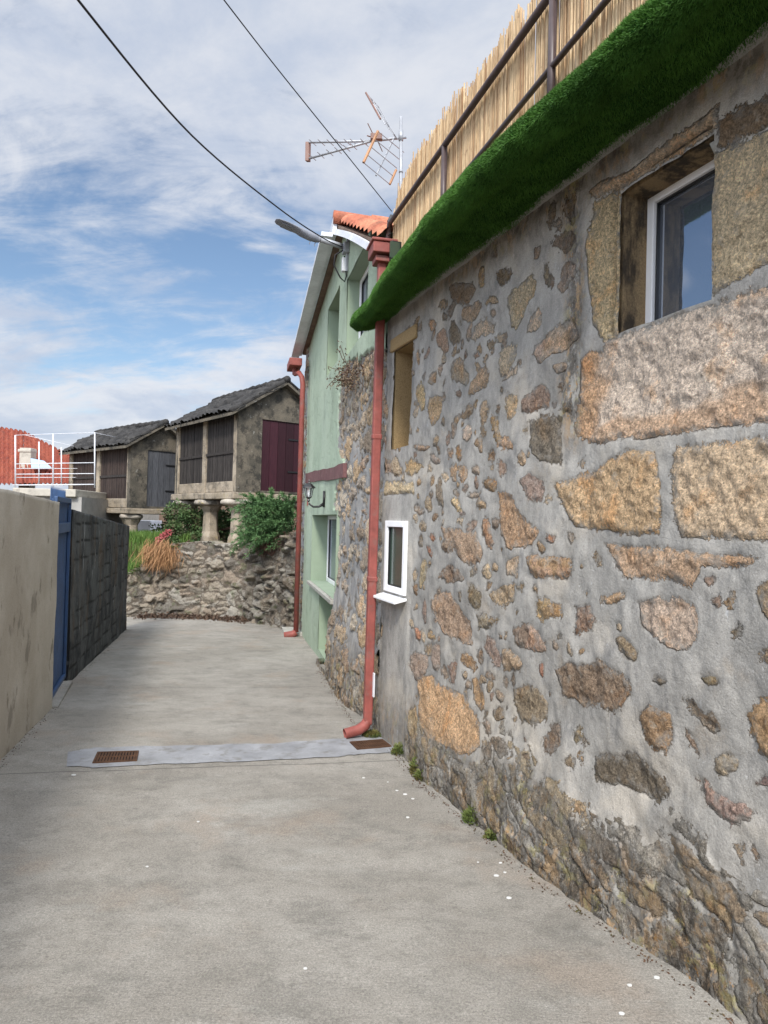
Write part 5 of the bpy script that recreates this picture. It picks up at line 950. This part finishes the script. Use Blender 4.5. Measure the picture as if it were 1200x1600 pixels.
# feathery shrub spilling over the wall
def fern():
    R = empty('feathery_shrub', (-2.35, 14.1, 1.1), 'bright feathery green shrub spilling over the fieldstone wall beside the granary', 'shrub'); P = []; D = []; T = []; m = MB()
    for k in range(230):
        o = at(random.uniform(402, 458), random.uniform(790, 850), random.uniform(13.4, 14.1)); dirn = np.array([random.uniform(-.5, .3), random.uniform(-.5, .1), random.uniform(.1, 1)]) 
        if random.random() < .45: dirn = np.array([random.uniform(-.6, -.1), random.uniform(-.6, -.1), random.uniform(-.2, .5)])
        dirn /= np.linalg.norm(dirn); l = random.uniform(.3, .62); pts = [o+dirn*l*t+up*(-.35*l*t*t)+np.array([-.08, -.05, 0])*t for t in np.linspace(0, 1, 7)]; 
        if k % 5 == 0: m.tube(pts, .006, 4)
        tt = random.random()
        for i in range(6):
            for j in range(14): f = random.random(); P.append(pts[i]*(1-f)+pts[i+1]*f); d = (pts[i+1]-pts[i]); d /= np.linalg.norm(d); D.append(d*.8+RNG.normal(0, .45, 3)); T.append(.2+.5*tt+.08*i+random.uniform(-.1, .1))
    leaves('foliage', M_fern, np.array(P), np.array(D), .085, .0075, R, np.array(T)); m.build('stem', M_twig, R)
fern()
def bushy(name, label, cat, cs, n, mat, ll, lw, flowers=None):
    R = empty(name, cs[0][:3], label, cat); P = []; D = []; T = []; m = MB(); base = np.array(cs[0][:3])-[0, 0, cs[0][3]]
    for (x, y, z, r, sq) in cs:
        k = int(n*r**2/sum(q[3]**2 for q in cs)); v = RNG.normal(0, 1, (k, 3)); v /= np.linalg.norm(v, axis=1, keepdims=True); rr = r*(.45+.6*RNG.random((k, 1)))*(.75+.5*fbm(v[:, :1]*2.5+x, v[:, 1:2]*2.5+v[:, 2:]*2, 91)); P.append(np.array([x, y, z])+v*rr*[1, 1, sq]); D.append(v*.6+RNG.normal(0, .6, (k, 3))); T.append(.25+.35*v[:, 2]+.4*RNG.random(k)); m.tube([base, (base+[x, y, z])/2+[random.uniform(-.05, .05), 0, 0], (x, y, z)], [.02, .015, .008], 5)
    leaves('foliage', mat, np.vstack(P), np.vstack(D), ll, lw, R, np.concatenate(T)); m.build('stem', M_twig, R)
    if flowers:
        P = []; 
        for (x, y, z, r) in flowers: v = RNG.normal(0, 1, (160, 3)); v /= np.linalg.norm(v, axis=1, keepdims=True); P.append(np.array([x, y, z])+v*r*RNG.random((160, 1))**.4)
        P = np.vstack(P); leaves('flowers', M_flow, P, RNG.normal(0, 1, P.shape), .035, .016, R)
    return R
A3 = lambda x, y, Y: at(x, y, Y)
def blob(x, y, Y, r, sq=.9): p = at(x, y, Y); return (p[0], p[1], p[2], r, sq)
fl = [at(262, 833, 14.9), at(248, 845, 14.8), at(255, 838, 14.85), at(300, 800, 15.1)]
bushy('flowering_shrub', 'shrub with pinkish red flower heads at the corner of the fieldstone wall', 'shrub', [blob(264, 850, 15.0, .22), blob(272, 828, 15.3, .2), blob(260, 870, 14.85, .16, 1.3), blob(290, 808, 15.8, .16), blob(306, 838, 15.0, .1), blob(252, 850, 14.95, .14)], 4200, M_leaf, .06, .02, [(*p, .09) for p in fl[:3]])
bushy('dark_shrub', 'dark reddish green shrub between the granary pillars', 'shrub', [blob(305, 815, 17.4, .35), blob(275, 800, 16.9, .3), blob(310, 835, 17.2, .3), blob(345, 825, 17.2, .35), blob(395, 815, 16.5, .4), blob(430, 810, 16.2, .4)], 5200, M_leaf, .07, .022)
bushy('creeping_shrub', 'low dry brown and green creeper on stones below the feathery shrub', 'creeper', [blob(425, 850, 13.6, .22, .8), blob(440, 845, 13.4, .2, .8), blob(410, 860, 13.8, .16, .7)], 2200, M_twig, .05, .006)
def drygrass():
    n = 1700; t = RNG.random(n); top = at(252, 858, 14.55); P = np.array([top[0], top[1], top[2]])+RNG.normal(0, 1, (n, 3))*[.15, .07, .10]; D = np.stack([RNG.normal(-.30, .38, n), -.22+RNG.normal(0, .12, n), -1+RNG.normal(0, .15, n)], 1)
    tag(leaves('dry_grass_clump', M_dry, P, D, .12+.30*RNG.random(n), .005), 'straw orange dry grass hanging over the low stone wall', 'dry grass')
drygrass()
def grass():
    n = 16000; X = RNG.uniform(-8.5, -4.35, n); Y = RNG.uniform(14.3, 19, n); Z = np.array([gard_z(x, y) for x, y in zip(X, Y)]); fy = np.interp(X, path[:, 0], path[:, 1]); k = Y > fy-.12; P = np.stack([X, Y, Z], 1)[k]; m = len(P); hang = (Y[k]-fy[k] < .25)
    D = np.stack([RNG.normal(0, .25, m), RNG.normal(-.15, .25, m), np.ones(m)], 1); D[hang] += [0, -.6, -.9]
    tag(leaves('grass_patch', M_grass, P, D, .12+.20*RNG.random(m), .009), 'bright green long grass growing on top of the low wall', 'grass', kind='stuff')
grass()
hp = np.vstack([at(212, 845, 21), at(235, 850, 21), at(260, 850, 21)])
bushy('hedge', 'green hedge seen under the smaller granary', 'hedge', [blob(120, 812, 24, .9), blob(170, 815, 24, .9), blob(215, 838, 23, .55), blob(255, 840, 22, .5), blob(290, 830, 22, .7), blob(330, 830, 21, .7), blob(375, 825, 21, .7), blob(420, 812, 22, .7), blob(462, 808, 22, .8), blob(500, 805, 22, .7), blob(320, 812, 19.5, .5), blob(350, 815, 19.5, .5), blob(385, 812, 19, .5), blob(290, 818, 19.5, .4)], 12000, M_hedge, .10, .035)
# twiggy weed on the green house where plaster meets stone
def twig():
    R = empty('wall_weed', G.P(G.px(552, 600)[0], G.px(552, 600)[1], .05), 'withered brown weed hanging from the bare stone of the green house', 'weed'); m = MB(); P = []; D = []
    for k in range(26):
        q = G.px(random.uniform(542, 572), random.uniform(568, 600)); o = G.P(*q, .04); d = np.array([random.uniform(-.5, .3), random.uniform(-.3, .3), random.uniform(-.5, .5)]); l = random.uniform(.15, .45)
        if k < 4: d = [np.array([-.55, .2, .5]), np.array([-.5, 0, -.25]), np.array([-.35, .3, .8]), np.array([-.2, -.3, .9])][k]; l = .5
        pts = [o+d*l*t+up*(-.15*l*t*t)+np.array([random.uniform(-.01, .01)]*3) for t in np.linspace(0, 1, 6)]; m.tube(pts, .004, 4)
        for p in pts[1:]:
            for j in range(6 if k >= 4 else 3): P.append(p+RNG.normal(0, .03, 3)); D.append(RNG.normal(0, 1, 3)+[0, 0, -.4])
    m.build('stem', M_twig, R); leaves('foliage', leaf_mat('withered_leaves', (.09, .055, .04), (.17, .13, .08)), np.array(P), np.array(D), .035, .008, R)
twig()
wd = [(628, 1178, .035, .06, 'dark green moss tuft at the foot of the wall just past the near drain'), (594, 1126, .05, .26, 'tall green weed growing behind the red downpipe foot'), (585, 1150, .05, .03, 'flat mossy tuft between the downpipe and the drain'), (552, 1096, .035, .03, 'small flat weed left of the downpipe foot'),
      (560, 1104, .035, .035, 'low weed touching the red downpipe'), (541, 1078, .03, .03, 'tiny weed at the base of the bare stone near the green plaster'), (656, 1208, .03, .10, 'slender light green weed climbing the wall foot'), (664, 1217, .03, .05, 'small weed at the wall foot beside the slender one'), (748, 1284, .045, .07, 'round leafy green weed at the foot of the rubble footing'),
      (572, 1075, .035, .12, 'thin weed on the stone beside the red downpipe'), (775, 1308, .02, .02, 'tiny moss spot at the footing beyond the round weed')]
for x, y, r, h, lb in wd:
    q = onlane(x, y); tuft(q-W1.n*-.02, r*1.5, h*1.3, int(260+5200*r), M_weed, 'weed', lb, 'weed', 'weeds along the wall foot', .005, .028)
# litter and grit where walls meet the lane
def grit():
    n = 1000; P = []; 
    for i in range(n):
        w_ = random.random()
        if w_ < .45: u = random.uniform(0.3, 4); q = W1.P(u, 0, .03+.085*float(sstep(.5, 1.2, u)*sstep(3.6, 2.6, u))+abs(random.gauss(0, .03)))
        elif w_ < .7: u = random.uniform(.2, 3); q = G.P(u, 0, .13+abs(random.gauss(0, .03)))
        elif w_ < .85: q = LP.P(random.uniform(-2, LP.len), 0, .0+abs(random.gauss(0, .03)))
        else: q = DP.P(random.uniform(0, DP.len), 0, .0+abs(random.gauss(0, .05)))
        P.append((q[0], q[1], lz(q[0], q[1])+.002))
    P = np.array(P); D = RNG.normal(0, 1, (n, 3)); D[:, 2] = abs(D[:, 2])*.4; tag(leaves('grit', M_soil, P, D, .008+.010*RNG.random(n), .004), 'dark grit and dirt along the foot of the walls', 'grit', kind='stuff')
    n = 1300; t = RNG.random(n); xs = -5.0+2.3*t; ys = np.interp(xs, path[:, 0], path[:, 1])-.10-abs(RNG.normal(0, .2, n)); P = np.stack([xs, ys, -GS*ys+.01+.10*RNG.random(n)*np.exp(-(np.interp(xs, path[:, 0], path[:, 1])-ys)*3)], 1)
    tag(leaves('leaf_litter', leaf_mat('dead_leaves', (.05, .032, .024), (.12, .075, .05)), P, RNG.normal(0, 1, (n, 3)), .055, .018), 'reddish brown dead leaves heaped along the retaining wall foot', 'leaf litter', kind='stuff')
grit()
chips = [(633, 1242, 1.4, 'between grate and wall'), (620, 1236, .8, ''), (645, 1249, .9, ''), (637, 1278, 1.1, ''), (606, 1223, .5, ''), (568, 1216, .8, ''), (616, 1264, .0, ''), (782, 1348, .9, ''), (776, 1368, 1.3, ''), (789, 1363, .8, ''), (747, 1347, .5, ''), (795, 1403, 1.3, ''), (1026, 1530, 1.5, ''), (984, 1542, 1.2, ''), (971, 1587, 1.3, ''), (310, 1284, .8, ''), (115, 1212, 1.2, ''), (230, 1353, .7, ''), (477, 1516, .9, '')]
for x, y, s, _ in chips:
    if not s: continue
    q = onlane(x, y, .002); r = .0062*s*(q[1]/4.2)**.6; m = MB(); k = [(q[0]+r*(1+.4*random.random())*math.cos(a)*1.5, q[1]+r*math.sin(a)*(1+.3*random.random()), q[2]) for a in np.linspace(0, 5.4, 7)]; m.prism(k, (0, 0, .004)); o = m.build('shell_fragment', M_scrap)
    tag(o, 'small white broken shell chip lying on the concrete lane', 'shell chip', 'white shell chips on the lane')

# ------------------------------------------------------------------ far left: tiled house, terrace
TH = empty('tiled_house', (-14, 24, 0), 'distant house with big orange red tiled roof and skylight', 'house')
r0, r1, r2 = at(-120, 654, 27), at(38, 680, 27), at(128, 728, 25.2); e0, e2 = at(-120, 764, 23), at(128, 764, 23); e1 = at(38, 764, 23)
rr_ = MB(); rr_.hexa([e0-up*.25, e2-up*.25, e2+[0, 9, -.25], e0+[0, 9, -.25], e0-up*.1, e2-up*.1, e2+[0, 9, -.1], e0+[0, 9, -.1]]); rr_.build('eaves', M_cap2, TH)
def quad_tiles(A, B, C, D, nt, nc, sd): return barrel(TH, 'roof', A, B, C, D, M_tile2, nt, nc, .09, sd, .14, 6)
quad_tiles(e0, e1, r1, r0, 22, 12, 3); quad_tiles(e1, e2, r2, r1, 13, 12, 7)
m = MB(); m.tube([r0, r1, r2], .09, 8); m.build('ridge', M_tile2, TH, True)
m = MB(); c = at(43, 720, 24.2); m.box(at(43, 734, 24.4), (.40, .4, 1.5)); m.box(at(43, 705, 24.4)+[0, 0, 0], (.46, .46, .10)); m.build('chimney', M_cap2, TH, bevel=.02)
k0, k1, k2, k3 = at(49, 718, 24.0), at(70, 722, 23.9), at(82, 733, 23.6), at(50, 733, 23.6); m = MB(); m.prism([k0, k1, k2, k3], (0, -.05, .04)); m.build('skylight', simple('skylight_glass', (.30, .42, .55), .2, .5, .05), TH)
m = MB(); m.hexa([e0+[0, .4, -4], e2+[0, .4, -4], e2+[0, 8, -4], e0+[0, 8, -4], e0+[0, .4, -.25], e2+[0, .4, -.25], e2+[0, 8, -.25], e0+[0, 8, -.25]]); m.build('wall', M_cap2, TH)
TE = empty('terrace_building', at(60, 775, 17.5)*[1, 1, 0], 'flat roofed annex with cream slab edge and white pipe railing', 'annex')
s0, s1 = at(19, 768, 17.0), at(200, 768, 17.0+0); m = MB(); T0 = at(19, 774, 17.); T1 = at(19, 762, 17.); wdt = at(118, 768, 17.)-at(19, 768, 17.); wdt[2] = 0
m.obox(T0, wdt, (-.2, 4.0, 0), (0, 0, T1[2]-T0[2])); m.build('slab', M_cap2, TE, bevel=.02); m = MB(); m.obox(T0+[.15, .15, -2.6], wdt*.96, (-.2, 3.6, 0), (0, 0, 2.6)); m.build('wall', M_plast, TE)
def pipe(pts, r=.022, nm='railing_bar', mt=M_white): m = MB(); m.tube(pts, r*.5, 8); return m.build(nm, mt, TE, True)
for x, yt in ((24, 680), (83, 678)): pipe([at(x, 762, 17.1), at(x, yt, 17.1)], .036, 'railing_post')
pipe([at(148, 762, 17.1), at(148, 676, 17.1)], .03, 'railing_post')
for x, yt in ((61, 690), (96, 699)): pipe([at(x, 758, 20.5), at(x, yt, 20.5)], .036, 'railing_post')
pipe([at(24, 680, 17.1), at(83, 678, 17.1), at(148, 676, 17.1)], .014); pipe([at(24, 725, 17.1), at(148, 723, 17.1)]); pipe([at(24, 741, 17.1), at(148, 740, 17.1)]); pipe([at(20, 758, 17.1), at(148, 757, 17.1)], .03)
pipe([at(40, 680, 20.5), at(115, 697, 20.5)], .014); pipe([at(26, 732, 20.5), at(130, 732, 20.5)], .02); pipe([at(26, 746, 20.5), at(130, 746, 20.5)], .02); pipe([at(148, 676, 17.1), at(180, 683, 19)], .014)
c = at(234, 828, 23); m = MB(); m.box(c, (.42, 1.2, .62)); sh = m.build('garden_shed', M_white, bevel=.02); tag(sh, 'white box like shed partly seen under the smaller granary', 'shed')

# put each group's origin at its thing's base while its parts keep their place
bpy.context.view_layer.update()
for o, loc in EMP:
    o.location = loc
    for ch in bpy.data.objects:
        if ch.parent == o: ch.matrix_parent_inverse = Matrix.Translation(Vector(loc)).inverted()
